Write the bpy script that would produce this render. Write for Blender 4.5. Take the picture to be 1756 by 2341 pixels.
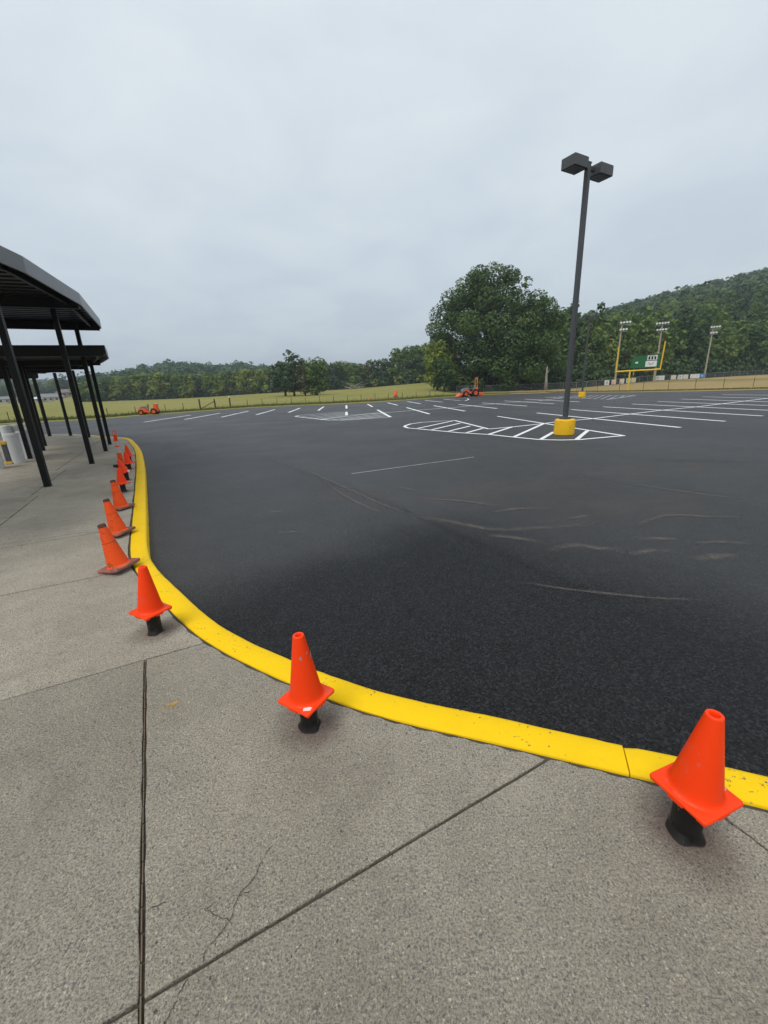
import bpy, bmesh, math, random
import numpy as np
from math import sin, cos, pi, radians, atan2, hypot
from mathutils import Vector, Matrix

random.seed(7); np.random.seed(7)
for o in list(bpy.data.objects): bpy.data.objects.remove(o)
scene = bpy.context.scene
COL = scene.collection

# ------------------------------------------------------------------ camera
CAM_H = 1.6
PITCH, ROLL, FPX = 0.2998207, -0.041, 930.0        # looking along +Y, tipped down, slightly rolled
cam_d = bpy.data.cameras.new('camera'); cam = bpy.data.objects.new('camera', cam_d); COL.objects.link(cam)
cam_d.sensor_fit = 'HORIZONTAL'; cam_d.sensor_width = 36.0; cam_d.lens = FPX / 1756.0 * 36.0
cam_d.clip_start = 0.05; cam_d.clip_end = 6000
fw = Vector((0, cos(PITCH), -sin(PITCH))); up = Vector((0, sin(PITCH), cos(PITCH))); rt = Vector((1, 0, 0))
r2 = rt * cos(ROLL) + up * sin(ROLL); u2 = -rt * sin(ROLL) + up * cos(ROLL)
mw = Matrix((r2, u2, -fw)).transposed().to_4x4(); mw.translation = Vector((0, 0, CAM_H))
cam.matrix_world = mw
scene.camera = cam

# ------------------------------------------------------------------ sky, sun, exposure
SUN_EL, SUN_ROT = radians(58), radians(215)
w = bpy.data.worlds.new('World'); scene.world = w; w.use_nodes = True
nt = w.node_tree; nt.nodes.clear()
def wn(t, **k):
    n = nt.nodes.new(t)
    for a, b in k.items(): setattr(n, a, b)
    return n
out = wn('ShaderNodeOutputWorld'); mix = wn('ShaderNodeMixShader')
sky = wn('ShaderNodeTexSky', sky_type='NISHITA', sun_disc=False)
sky.sun_elevation = SUN_EL; sky.sun_rotation = SUN_ROT; sky.air_density = 1.2; sky.dust_density = 3.0
bg1 = wn('ShaderNodeBackground'); bg1.inputs['Strength'].default_value = 0.08
nt.links.new(sky.outputs[0], bg1.inputs['Color'])
tc = wn('ShaderNodeTexCoord'); sep = wn('ShaderNodeSeparateXYZ'); nt.links.new(tc.outputs['Generated'], sep.inputs[0])
# overcast deck: noise laid on a plane overhead
zz = wn('ShaderNodeMath', operation='MAXIMUM'); zz.inputs[1].default_value = 0.0; nt.links.new(sep.outputs['Z'], zz.inputs[0])
za = wn('ShaderNodeMath', operation='ADD'); za.inputs[1].default_value = 0.22; nt.links.new(zz.outputs[0], za.inputs[0])
dx = wn('ShaderNodeMath', operation='DIVIDE'); dy = wn('ShaderNodeMath', operation='DIVIDE')
nt.links.new(sep.outputs['X'], dx.inputs[0]); nt.links.new(za.outputs[0], dx.inputs[1])
nt.links.new(sep.outputs['Y'], dy.inputs[0]); nt.links.new(za.outputs[0], dy.inputs[1])
cmb = wn('ShaderNodeCombineXYZ'); nt.links.new(dx.outputs[0], cmb.inputs[0]); nt.links.new(dy.outputs[0], cmb.inputs[1])
nz = wn('ShaderNodeTexNoise'); nz.inputs['Scale'].default_value = 2.1; nz.inputs['Detail'].default_value = 7; nz.inputs['Roughness'].default_value = 0.52; nz.inputs['Distortion'].default_value = 0.35
nt.links.new(cmb.outputs[0], nz.inputs['Vector'])
rmp = wn('ShaderNodeValToRGB'); nt.links.new(nz.outputs['Fac'], rmp.inputs[0])
rmp.color_ramp.elements[0].position = 0.36; rmp.color_ramp.elements[0].color = (0.555, 0.615, 0.675, 1)
rmp.color_ramp.elements[1].position = 0.66; rmp.color_ramp.elements[1].color = (0.640, 0.690, 0.725, 1)
# the deck of cloud is thinner, so brighter, overhead than at the horizon
elr = wn('ShaderNodeValToRGB'); nt.links.new(sep.outputs['Z'], elr.inputs[0])
elr.color_ramp.elements[0].position = 0.0; elr.color_ramp.elements[0].color = (0.80, 0.845, 0.885, 1)
elr.color_ramp.elements[1].position = 0.75; elr.color_ramp.elements[1].color = (1.15, 1.135, 1.10, 1)
mul = wn('ShaderNodeMix', data_type='RGBA', blend_type='MULTIPLY'); mul.inputs[0].default_value = 1
nt.links.new(rmp.outputs[0], mul.inputs[6]); nt.links.new(elr.outputs[0], mul.inputs[7])
bg2 = wn('ShaderNodeBackground'); bg2.inputs['Strength'].default_value = 1.0
nt.links.new(mul.outputs[2], bg2.inputs['Color'])
mix.inputs[0].default_value = 0.9
nt.links.new(bg1.outputs[0], mix.inputs[1]); nt.links.new(bg2.outputs[0], mix.inputs[2]); nt.links.new(mix.outputs[0], out.inputs[0])

sun_d = bpy.data.lights.new('sun', 'SUN'); sun = bpy.data.objects.new('sun', sun_d); COL.objects.link(sun)
sun_d.energy = 1.4; sun_d.angle = radians(25); sun_d.color = (1.0, 0.97, 0.92)
sd = Vector((sin(SUN_ROT) * cos(SUN_EL), cos(SUN_ROT) * cos(SUN_EL), sin(SUN_EL)))   # towards the sun
sun.rotation_euler = sd.to_track_quat('Z', 'Y').to_euler()
vs = scene.view_settings
vs.view_transform = 'Standard'; vs.look = 'None'; vs.exposure = 0.35; vs.gamma = 1.0; vs.use_curve_mapping = False
scene.render.engine = 'CYCLES'; scene.cycles.use_denoising = True
scene.cycles.max_bounces = 6; scene.cycles.volume_bounces = 0; scene.cycles.transparent_max_bounces = 12

# ------------------------------------------------------------------ surveyed positions (metres; x right, y ahead, pavement top = 0)
ZA = -0.13                                           # asphalt level
CURB_IN = [(1.425, 1.138), (1.358, 1.165), (1.08, 1.265), (0.975, 1.296), (0.798, 1.367), (0.564, 1.455), (0.413, 1.509), (0.239, 1.561), (0.064, 1.615), (-0.121, 1.69), (-0.322, 1.791), (-0.579, 1.931), (-0.866, 2.112),
 (-1.14, 2.295), (-1.365, 2.478), (-1.518, 2.63), (-1.728, 2.824), (-2.46, 3.664), (-2.835, 4.236), (-3.301, 5.067), (-4.271, 6.826), (-6.239, 10.35), (-7.736, 13.096), (-8.971, 15.118), (-10.43, 16.725),
 (-11.963, 17.731), (-13.363, 19.15), (-14.928, 19.884), (-15.79, 20.275), (-16.366, 20.219)]
POSTS = [(-6.484, 7.757), (-7.406, 10.392), (-8.617, 12.91), (-9.654, 14.676), (-12.51, 17.778), (-14.16, 18.961), (-15.29, 19.187), (-11.214, 13.653), (-12.236, 15.031), (-10.148, 11.812), (-15.671, 18.327)]
C1 = [(-5.612, 7.016), (-5.724, 7.618), (-6.622, 10.204), (-8.276, 13.421)]
C2near = [(-8.951, 10.878), (-7.2, 11.635)]
C2 = [(-8.145, 13.236), (-9.348, 14.756), (-11.098, 16.474), (-12.738, 17.783), (-14.494, 18.926)]
LINES = {'hatch1': [[(1.55, 17.101), (3.519, 19.966)], [(2.032, 16.341), (3.6, 18.64)], [(2.572, 15.574), (3.727, 17.173)], [(3.104, 14.86), (3.983, 16.076)], [(3.683, 14.066), (5.204, 16.232)],
            [(4.257, 13.13), (6.727, 16.974)], [(4.806, 12.313), (5.911, 14.026)], [(5.742, 11.986), (7.058, 14.005)]],
 'hatch2': [[(-5.224, 27.824), (-2.456, 30.088)], [(-4.587, 26.633), (-2.372, 29.006)], [(-4.001, 25.538), (-2.247, 27.97)], [(-3.49, 24.744), (-2.166, 26.901)], [(-3.486, 24.148), (-0.129, 28.703)],
            [(-2.813, 23.61), (0.134, 27.549)], [(-2.263, 23.327), (0.309, 26.398)], [(-1.663, 23.203), (0.479, 25.334)]],
 'poly': [[(7.528, 49.91), (10.073, 48.257), (9.621, 45.287), (8.583, 42.252), (8.271, 43.154), (7.528, 49.91)], [(0.261, 28.375), (6.009, 31.659), (9.683, 34.307), (13.675, 36.124), (17.529, 40.056)],
          [(4.139, 15.775), (5.236, 16.218), (6.727, 16.974), (7.306, 17.375), (9.221, 18.152), (14.138, 21.05), (17.166, 22.483), (25.198, 27.09)], [(-13.43, 34.936), (-7.28, 38.353), (-3.466, 40.089), (4.8, 43.858)],
          [(16.753, 42.558), (21.806, 43.454), (23.505, 38.562), (18.112, 33.45), (18.101, 37.581), (16.753, 42.558)],
          [(4.139, 15.775), (3.604, 20.133), (2.868, 20.112), (1.994, 19.834), (1.395, 19.237), (1.114, 18.485), (1.046, 18.002), (1.158, 17.412), (1.468, 16.989), (2.852, 14.954), (3.726, 14.051), (4.257, 13.13),
           (4.78, 12.321), (5.3, 12.038), (5.809, 11.965), (6.98, 12.318), (7.401, 12.431)],
          [(-2.663, 31.247), (-4.085, 30.371), (-5.668, 29.324), (-5.768, 28.426), (-5.306, 27.546), (-4.224, 25.806), (-2.895, 23.693), (-2.062, 23.264), (-0.973, 23.607), (0.556, 24.182)],
          [(-2.189, 27.364), (0.261, 28.375)], [(-0.649, 8.38), (2.235, 9.776)]],
 'single': [[(-16.378, 28.999), (-16.284, 36.128)], [(-14.078, 30.127), (-14.255, 37.438)], [(-11.809, 31.193), (-12.252, 39.247)], [(-9.563, 32.401), (-10.046, 40.213)], [(-7.386, 33.868), (-7.808, 41.205)],
            [(-5.142, 35.05), (-5.62, 42.2)], [(-3.431, 43.343), (-2.879, 36.426)], [(-2.508, 31.358), (-2.182, 27.318)], [(-1.257, 44.015), (-0.653, 37.688)], [(0.877, 45.548), (1.642, 38.664)],
            [(3.066, 46.615), (3.887, 39.861)], [(5.183, 47.8), (6.201, 41.33)], [(-0.183, 32.362), (0.606, 24.153)], [(2.18, 33.943), (3.013, 25.447)], [(4.528, 35.338), (5.448, 26.761)],
            [(6.727, 35.734), (7.877, 28.027)], [(8.964, 36.637), (10.331, 29.337)], [(11.505, 38.735), (12.861, 30.856)], [(14.054, 40.634), (15.241, 31.984)], [(6.106, 21.665), (7.401, 12.431)],
            [(8.583, 22.816), (10.138, 13.874)], [(11.124, 24.247), (12.703, 15.153)], [(13.643, 25.489), (15.275, 16.463)], [(16.303, 26.986), (17.611, 18.796)], [(18.897, 28.442), (20.034, 21.446)],
            [(21.764, 30.19), (22.354, 23.981)], [(24.723, 32.075), (25.198, 27.09)], [(27.863, 34.088), (28.36, 30.546)]]}
LOTEDGE = [(-31.993, 35.304), (-29.579, 36.483), (-24.668, 37.724), (-23.635, 41.418), (-20.187, 43.903), (-14.68, 49.982), (-5.594, 50.012), (0.956, 51.429), (8.192, 57.398), (14.909, 61.641), (23.578, 59.096), (28.947, 48.917),
 (34.341, 44.108), (38.481, 41.609)]
f1047 = (14.64, 78.65, -0.12)
f1308 = (36.54, 80.05, -0.26)
f1492 = (60.74, 94.1, 0.38)
f1616 = (80.74, 104.43, 0.42)
f1756 = (102.73, 112.03, 0.62)
pole1b = (47.64, 85.64, 0.77)
pole1t = (47.1, 85.94, 11.5)
pole2b = (60.43, 93.11, 0.99)
pole2t = (59.88, 93.46, 11.95)
pole3b = (78.77, 102.79, 1.07)
pole3t = (78.53, 102.97, 11.75)
drum = (2.286, 61.874)
sc = (-1.301, 53.173)
fposts = [(-29.34, 37.66), (-28.675, 38.854), (-27.142, 39.1), (-25.306, 41.221), (-24.169, 42.213), (-22.011, 44.081), (-21.757, 47.046), (-20.906, 48.379)]
edgeposts = [(27.368, 49.94), (31.56, 48.397), (33.156, 46.801), (35.225, 45.316), (36.719, 43.278), (39.031, 42.307)]
TERRAIN = [(-0.9522, [(47.6, -0.12), (188.8, 0.24), (330.0, 0.9), (375.0, 0.9), (400.0, 1.4), (520.0, 0.9), (900.0, 26.73), (1400.0, 13.37)]),
 (-0.8541, [(47.6, -0.12), (188.8, 0.22), (330.0, 0.86), (375.0, 0.86), (400.0, 1.36), (520.0, 0.86), (900.0, 27.01), (1400.0, 13.51)]),
 (-0.7821, [(47.6, -0.12), (188.8, 0.21), (330.0, 0.84), (375.0, 0.84), (400.0, 1.34), (520.0, 0.84), (900.0, 27.06), (1400.0, 13.53)]),
 (-0.7276, [(47.5, -0.12), (188.8, 0.2), (330.0, 0.82), (375.0, 0.82), (400.0, 1.32), (520.0, 0.82), (900.0, 27.01), (1400.0, 13.51)]),
 (-0.6885, [(47.1, -0.12), (165.1, 0.05), (283.1, 0.51), (328.1, 0.51), (400.0, 1.01), (520.0, 0.51), (900.0, 26.04), (1400.0, 13.02)]),
 (-0.6545, [(46.5, -0.12), (145.6, -0.04), (244.7, 0.35), (289.7, 0.35), (400.0, 0.85), (520.0, 0.42), (900.0, 23.53), (1400.0, 11.77)]),
 (-0.6301, [(46.0, -0.12), (132.2, -0.07), (218.4, 0.28), (263.4, 1.78), (400.0, 3.92), (520.0, 1.96), (900.0, 21.71), (1400.0, 10.86)]),
 (-0.6006, [(45.5, -0.12), (120.1, -0.08), (194.6, 0.25), (240.0, 1.75), (400.0, 7.27), (520.0, 3.63), (900.0, 16.52), (1400.0, 8.26)]),
 (-0.5843, [(45.2, -0.12), (119.5, -0.09), (193.8, 0.23), (240.0, 1.73), (400.0, 9.3), (520.0, 4.65), (900.0, 14.31), (1400.0, 7.16)]),
 (-0.5559, [(46.1, -0.12), (119.2, -0.11), (192.4, 0.19), (240.0, 1.69), (400.0, 10.23), (520.0, 5.12), (900.0, 10.64), (1400.0, 5.32)]),
 (-0.518, [(47.7, -0.12), (119.1, -0.14), (190.5, 0.14), (240.0, 1.64), (400.0, 14.1), (520.0, 7.05), (900.0, 10.35), (1400.0, 5.17)]),
 (-0.488, [(47.9, -0.12), (118.5, -0.16), (189.1, 0.1), (240.0, 1.6), (400.0, 16.5), (520.0, 8.25), (900.0, 10.12), (1400.0, 5.06)]),
 (-0.4537, [(48.2, -0.12), (117.9, -0.18), (187.6, 0.06), (240.0, 1.56), (400.0, 18.92), (520.0, 9.46), (900.0, 9.84), (1400.0, 4.92)]),
 (-0.3922, [(49.3, -0.12), (117.2, -0.11), (185.0, 0.19), (240.0, 1.69), (400.0, 18.0), (520.0, 9.0), (900.0, 9.32), (1400.0, 4.66)]),
 (-0.3547, [(50.3, -0.12), (116.9, -0.04), (183.4, 0.34), (240.0, 1.84), (400.0, 15.81), (520.0, 7.91), (900.0, 8.99), (1400.0, 4.5)]),
 (-0.3041, [(51.6, -0.12), (116.5, 0.06), (181.4, 0.54), (240.0, 2.04), (400.0, 16.69), (520.0, 8.35), (900.0, 8.53), (1400.0, 4.26)]),
 (-0.2605, [(51.8, -0.12), (115.6, 0.14), (179.5, 0.7), (240.0, 2.2), (400.0, 13.58), (520.0, 6.79), (900.0, 8.12), (1400.0, 4.06)]),
 (-0.1892, [(51.1, -0.12), (112.4, 0.19), (173.8, 0.79), (240.0, 2.29), (400.0, 8.84), (520.0, 4.42), (900.0, 7.41), (1400.0, 3.71)]),
 (-0.1088, [(50.3, -0.12), (108.9, 0.24), (167.5, 0.89), (240.0, 2.39), (400.0, 2.61), (520.0, 1.3), (900.0, 6.59), (1400.0, 3.29)]),
 (-0.0064, [(51.2, -0.12), (105.5, 0.62), (159.7, 1.36), (240.0, 2.86), (400.0, 2.19), (520.0, 1.36), (900.0, 5.49), (1400.0, 2.75)]),
 (0.0552, [(53.4, -0.12), (104.2, 0.85), (155.0, 1.83), (240.0, 3.33), (400.0, 2.84), (520.0, 1.83), (900.0, 4.8), (1400.0, 2.4)]),
 (0.0951, [(55.5, -0.12), (103.8, 0.99), (152.0, 2.11), (240.0, 3.61), (400.0, 3.26), (520.0, 2.11), (900.0, 4.35), (1400.0, 2.17)]),
 (0.1367, [(57.7, -0.12), (104.9, 1.13), (152.0, 2.38), (240.0, 3.88), (400.0, 3.7), (520.0, 2.38), (900.0, 3.88), (1400.0, 1.94)]),
 (0.1838, [(60.4, -0.12), (66.0, -0.2), (80.0, -0.12), (92.0, 0.18), (240.0, 7.2), (400.0, 7.2), (520.0, 7.2), (1400.0, 5.76)]),
 (0.2359, [(63.3, -0.12), (66.0, -0.2), (81.6, -0.16), (93.6, 0.14), (240.0, 11.61), (400.0, 15.44), (520.0, 17.78), (1400.0, 14.22)]),
 (0.3028, [(63.5, -0.12), (66.0, -0.2), (83.8, -0.2), (95.8, 0.1), (240.0, 14.05), (400.0, 23.37), (520.0, 29.09), (1400.0, 23.27)]),
 (0.3759, [(63.6, -0.12), (66.0, -0.45), (86.2, -0.24), (98.2, 0.06), (240.0, 16.58), (400.0, 31.79), (520.0, 41.12), (1400.0, 32.9)]),
 (0.4264, [(61.6, -0.12), (66.0, -0.45), (88.0, -0.26), (100.0, 0.04), (240.0, 18.08), (400.0, 36.8), (520.0, 48.28), (1400.0, 38.62)]),
 (0.4657, [(59.9, -0.12), (66.0, -0.45), (94.1, -0.13), (106.1, 0.17), (240.0, 19.19), (400.0, 40.61), (520.0, 53.74), (1400.0, 42.99)]),
 (0.502, [(58.3, -0.12), (66.0, -0.45), (100.0, 0.02), (112.0, 0.32), (240.0, 19.59), (400.0, 43.52), (520.0, 58.19), (1400.0, 46.55)]),
 (0.5391, [(56.8, -0.12), (66.0, -0.45), (106.3, 0.2), (118.3, 0.5), (240.0, 19.97), (400.0, 45.99), (520.0, 61.94), (1400.0, 49.55)]),
 (0.5718, [(56.6, -0.12), (66.0, -0.45), (112.0, 0.38), (124.0, 0.68), (240.0, 21.62), (400.0, 47.96), (520.0, 64.1), (1400.0, 51.28)]),
 (0.5975, [(56.4, -0.12), (66.0, -0.45), (117.8, 0.39), (129.8, 0.69), (240.0, 22.8), (400.0, 49.11), (520.0, 65.23), (1400.0, 52.18)]),
 (0.6196, [(56.2, -0.12), (66.0, -0.45), (123.0, 0.39), (135.0, 0.69), (240.0, 22.77), (400.0, 50.25), (520.0, 67.09), (1400.0, 53.67)]),
 (0.6568, [(55.9, -0.12), (66.0, -0.45), (132.0, 0.42), (144.0, 0.72), (240.0, 22.73), (400.0, 51.89), (520.0, 69.77), (1400.0, 55.82)]),
 (0.6827, [(56.1, -0.12), (66.0, -0.45), (137.9, 0.47), (149.9, 0.77), (240.0, 22.81), (400.0, 52.76), (520.0, 71.12), (1400.0, 56.9)]),
 (0.7158, [(56.4, -0.12), (66.0, -0.45), (145.7, 0.55), (157.7, 0.85), (240.0, 24.03), (400.0, 54.06), (520.0, 72.46), (1400.0, 57.97)]),
 (0.741, [(56.6, -0.12), (66.0, -0.45), (152.0, 0.62), (164.0, 0.92), (240.0, 23.8), (400.0, 54.57), (520.0, 73.43), (1400.0, 58.74)]),
 (0.7911, [(56.7, -0.12), (66.0, -0.45), (158.6, 0.69), (170.6, 0.99), (240.0, 25.26), (400.0, 54.78), (520.0, 72.87), (1400.0, 58.3)]),
 (0.8618, [(56.7, -0.12), (66.0, -0.45), (169.0, 0.8), (181.0, 1.1), (240.0, 25.05), (400.0, 53.27), (520.0, 70.57), (1400.0, 56.46)]),
 (0.9748, [(56.7, -0.12), (66.0, -0.45), (190.0, 1.02), (202.0, 1.32), (240.0, 22.49), (400.0, 48.86), (520.0, 65.02), (1400.0, 52.02)])]
banners = [(41.83, 77.99, 0.39), (44.54, 80.5, 0.41), (47.58, 83.38, 0.54), (50.57, 86.27, 0.56), (52.92, 88.36, 0.54), (63.66, 96.97, 0.74), (65.3, 98.28, 0.78), (69.48, 100.28, 0.71), (72.19, 102.05, 0.8), (74.94, 103.77, 0.73),
 (77.14, 104.64, 0.77), (79.05, 105.71, 0.86), (81.15, 106.63, 0.88)]
wpole = [(30.35, 77.25, -0.23), (30.22, 77.3, 3.58)]
STREAK = [([(-2.678, 10.661), (-1.345, 8.368), (-0.516, 6.863), (-0.013, 5.963), (0.421, 5.253)], 0.1, 'd'), ([(-1.223, 7.926), (-0.647, 6.587), (-0.234, 5.838), (-0.017, 5.542)], 0.06, 'd'),
 ([(0.054, 7.317), (0.593, 6.68)], 0.06, 'd'), ([(0.645, 6.236), (1.204, 5.978), (1.687, 5.621)], 0.11, 'd'), ([(1.483, 5.335), (1.85, 5.466), (2.377, 5.434)], 0.12, 'd'), ([(2.371, 4.958), (2.684, 5.053)], 0.1, 'd'),
 ([(0.424, 5.292), (0.794, 5.078), (1.06, 4.867), (1.446, 4.654), (2.7, 4.717)], 0.16, 'd'), ([(1.187, 4.48), (1.465, 4.37), (1.739, 4.201)], 0.13, 'd'),
 ([(1.67, 3.939), (2.075, 4.077), (2.237, 3.959), (2.579, 3.907)], 0.14, 'd'), ([(2.424, 3.746), (2.723, 3.844), (2.939, 3.806)], 0.13, 'd'),
 ([(2.882, 4.532), (3.499, 4.882), (3.751, 4.922), (4.143, 4.796), (4.75, 4.739)], 0.1, 'd'), ([(2.756, 4.204), (3.224, 4.123)], 0.14, 'd'), ([(3.245, 3.999), (3.573, 3.996), (3.854, 3.907)], 0.09, 'd'),
 ([(2.966, 3.597), (3.487, 3.673)], 0.16, 'd'), ([(1.159, 3.31), (1.486, 3.142), (1.87, 3.006), (2.218, 2.904), (2.581, 2.851)], 0.05, 'd'), ([(0.34, 4.735), (0.655, 4.644)], 0.2, 'd'),
 ([(-0.301, 4.41), (0.134, 4.185)], 0.25, 'd'), ([(1.729, 8.05), (3.516, 7.288), (4.281, 6.357), (5.23, 5.264)], 0.1, 'k'), ([(5.73, 8.65), (7.444, 7.804)], 0.2, 'k'),
 ([(3.904, 6.899), (4.67, 5.914), (5.049, 5.519)], 0.08, 'd'), ([(-4.227, 12.623), (-1.535, 8.405), (-0.152, 6.324), (0.75, 4.793), (1.264, 3.827), (1.595, 3.215), (1.921, 2.623), (2.185, 2.179)], 0.3, 'k'),
 ([(2.099, 9.811), (2.448, 10.077)], 0.05, 'd')]
CRACKS = [[(-0.465, 1.07), (-0.477, 1.046), (-0.49, 1.019), (-0.494, 0.98), (-0.519, 0.944), (-0.536, 0.92), (-0.54, 0.886), (-0.541, 0.854), (-0.554, 0.833), (-0.57, 0.808), (-0.586, 0.792), (-0.591, 0.78), (-0.586, 0.757)],
 [(-0.616, 0.724), (-0.622, 0.707), (-0.628, 0.697), (-0.627, 0.681), (-0.633, 0.665), (-0.634, 0.649), (-0.644, 0.636)], [(-0.608, 0.905), (-0.635, 0.887), (-0.603, 0.875), (-0.564, 0.862), (-0.543, 0.855)],
 [(-0.823, 0.893), (-0.77, 0.911)], [(-0.536, 0.92), (-0.498, 0.934)], [(-4.509, 4.491), (-4.362, 4.559), (-4.213, 4.599), (-4.074, 4.657), (-3.927, 4.745), (-3.781, 4.806), (-3.538, 4.809), (-3.464, 4.864)],
 [(1.236, 1.114), (1.231, 1.09), (1.25, 1.063), (1.27, 1.031), (1.289, 0.99)]]
YSPOT = [(-1.192, 1.79), (-1.19, 1.806), (-3.572, 3.828)]
BOLL2 = [(-13.424, 14.963), (-13.353, 15.281), (-13.431, 15.874)]
GPOST = [((-9.974, 10.927), 0.614), ((-10.466, 12.002), 0.447)]
ISEAM = (1.025, 1.359)
HAZE_D = 0.0005

# ------------------------------------------------------------------ helpers
def tag(o, label=None, cat=None, group=None, kind=None):
    if label: o['label'] = label
    if cat: o['category'] = cat
    if group: o['group'] = group
    if kind: o['kind'] = kind
    return o
def link(name, data=None, parent=None, loc=None, rz=0.0):
    o = bpy.data.objects.new(name, data); COL.objects.link(o)
    if parent: o.parent = parent
    if loc is not None: o.location = loc
    if rz: o.rotation_euler = (0, 0, rz)
    return o
def empty(name, loc, rz=0.0, label=None, cat=None, group=None):
    o = link(name, None, None, loc, rz); o.empty_display_size = 0.2
    return tag(o, label, cat, group)
def copy_tree(o, parent=None):
    c = o.copy(); COL.objects.link(c); c.parent = parent
    for ch in list(o.children):
        copy_tree(ch, c)
    return c

class MB:
    def __init__(s): s.v = []; s.f = []; s.m = []; s.cur = 0
    def add(s, vs_, fs):
        b = len(s.v); s.v += [tuple(x) for x in vs_]
        for f_ in fs: s.f.append(tuple(i + b for i in f_)); s.m.append(s.cur)
        return s
    def mat(s, i): s.cur = i; return s
    def box(s, c, d, rz=0.0, taper=1.0, rx=0.0, ry=0.0):
        hx, hy, hz = d[0] / 2, d[1] / 2, d[2] / 2
        P = [(-hx, -hy, -hz), (hx, -hy, -hz), (hx, hy, -hz), (-hx, hy, -hz)]
        P += [(x * taper, y * taper, hz) for x, y, _ in P]
        R = Matrix.Rotation(rz, 3, 'Z') @ Matrix.Rotation(ry, 3, 'Y') @ Matrix.Rotation(rx, 3, 'X')
        P = [tuple(R @ Vector(q) + Vector(c)) for q in P]
        return s.add(P, [(3, 2, 1, 0), (4, 5, 6, 7), (0, 1, 5, 4), (1, 2, 6, 5), (2, 3, 7, 6), (3, 0, 4, 7)])
    def tube(s, pts, r, n=8, cap=True):
        pts = [Vector(q) for q in pts]; rs = r if isinstance(r, (list, tuple)) else [r] * len(pts)
        V = []; F = []
        ref = None
        for i, q in enumerate(pts):
            t = (pts[min(i + 1, len(pts) - 1)] - pts[max(i - 1, 0)]).normalized()
            if ref is None: ref = Vector((1, 0, 0)) if abs(t.x) < .8 else Vector((0, 1, 0))
            a = t.cross(ref).normalized(); b_ = t.cross(a).normalized(); ref = b_.cross(t) if False else ref
            for k in range(n):
                an = 2 * pi * k / n; V.append(q + (a * cos(an) + b_ * sin(an)) * rs[i])
        for i in range(len(pts) - 1):
            for k in range(n):
                k2 = (k + 1) % n; F.append((i * n + k, i * n + k2, (i + 1) * n + k2, (i + 1) * n + k))
        if cap: F.append(tuple(range(n))[::-1]); F.append(tuple((len(pts) - 1) * n + k for k in range(n)))
        return s.add(V, F)
    def lathe(s, prof, n=32, c=(0, 0, 0), closed=False):
        V = []; F = []
        for r, z in prof:
            for k in range(n):
                an = 2 * pi * k / n; V.append((c[0] + r * cos(an), c[1] + r * sin(an), c[2] + z))
        m = len(prof)
        for i in range(m if closed else m - 1):
            j = (i + 1) % m
            for k in range(n):
                k2 = (k + 1) % n; F.append((i * n + k, i * n + k2, j * n + k2, j * n + k))
        if not closed:
            if prof[0][0] > 0: F.append(tuple(range(n))[::-1])
            if prof[-1][0] > 0: F.append(tuple((m - 1) * n + k for k in range(n)))
        return s.add(V, F)
    def prism(s, poly, z0, z1, top=True, bottom=True):
        n = len(poly)
        ar = sum(poly[i][0] * poly[(i + 1) % n][1] - poly[(i + 1) % n][0] * poly[i][1] for i in range(n))
        if ar < 0: poly = poly[::-1]
        V = [(x, y, z0) for x, y in poly] + [(x, y, z1) for x, y in poly]
        F = [(i, (i + 1) % n, n + (i + 1) % n, n + i) for i in range(n)]
        if top: F.append(tuple(range(n, 2 * n)))
        if bottom: F.append(tuple(range(n))[::-1])
        return s.add(V, F)
    def build(s, name, mats, parent=None, loc=None, rz=0.0, smooth=False, bevel=0.0):
        me = bpy.data.meshes.new(name); me.from_pydata(s.v, [], s.f); me.update()
        if not isinstance(mats, (list, tuple)): mats = [mats]
        for m_ in mats: me.materials.append(m_)
        if len(mats) > 1: me.polygons.foreach_set('material_index', s.m)
        if smooth is True: me.shade_smooth()
        elif smooth: 
            me.shade_smooth(); me.set_sharp_from_angle(angle=smooth)
        o = link(name, me, parent, loc, rz)
        if bevel:
            b = o.modifiers.new('bevel', 'BEVEL'); b.width = bevel; b.segments = 2; b.limit_method = 'ANGLE'; b.angle_limit = radians(35)
        return o

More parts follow.
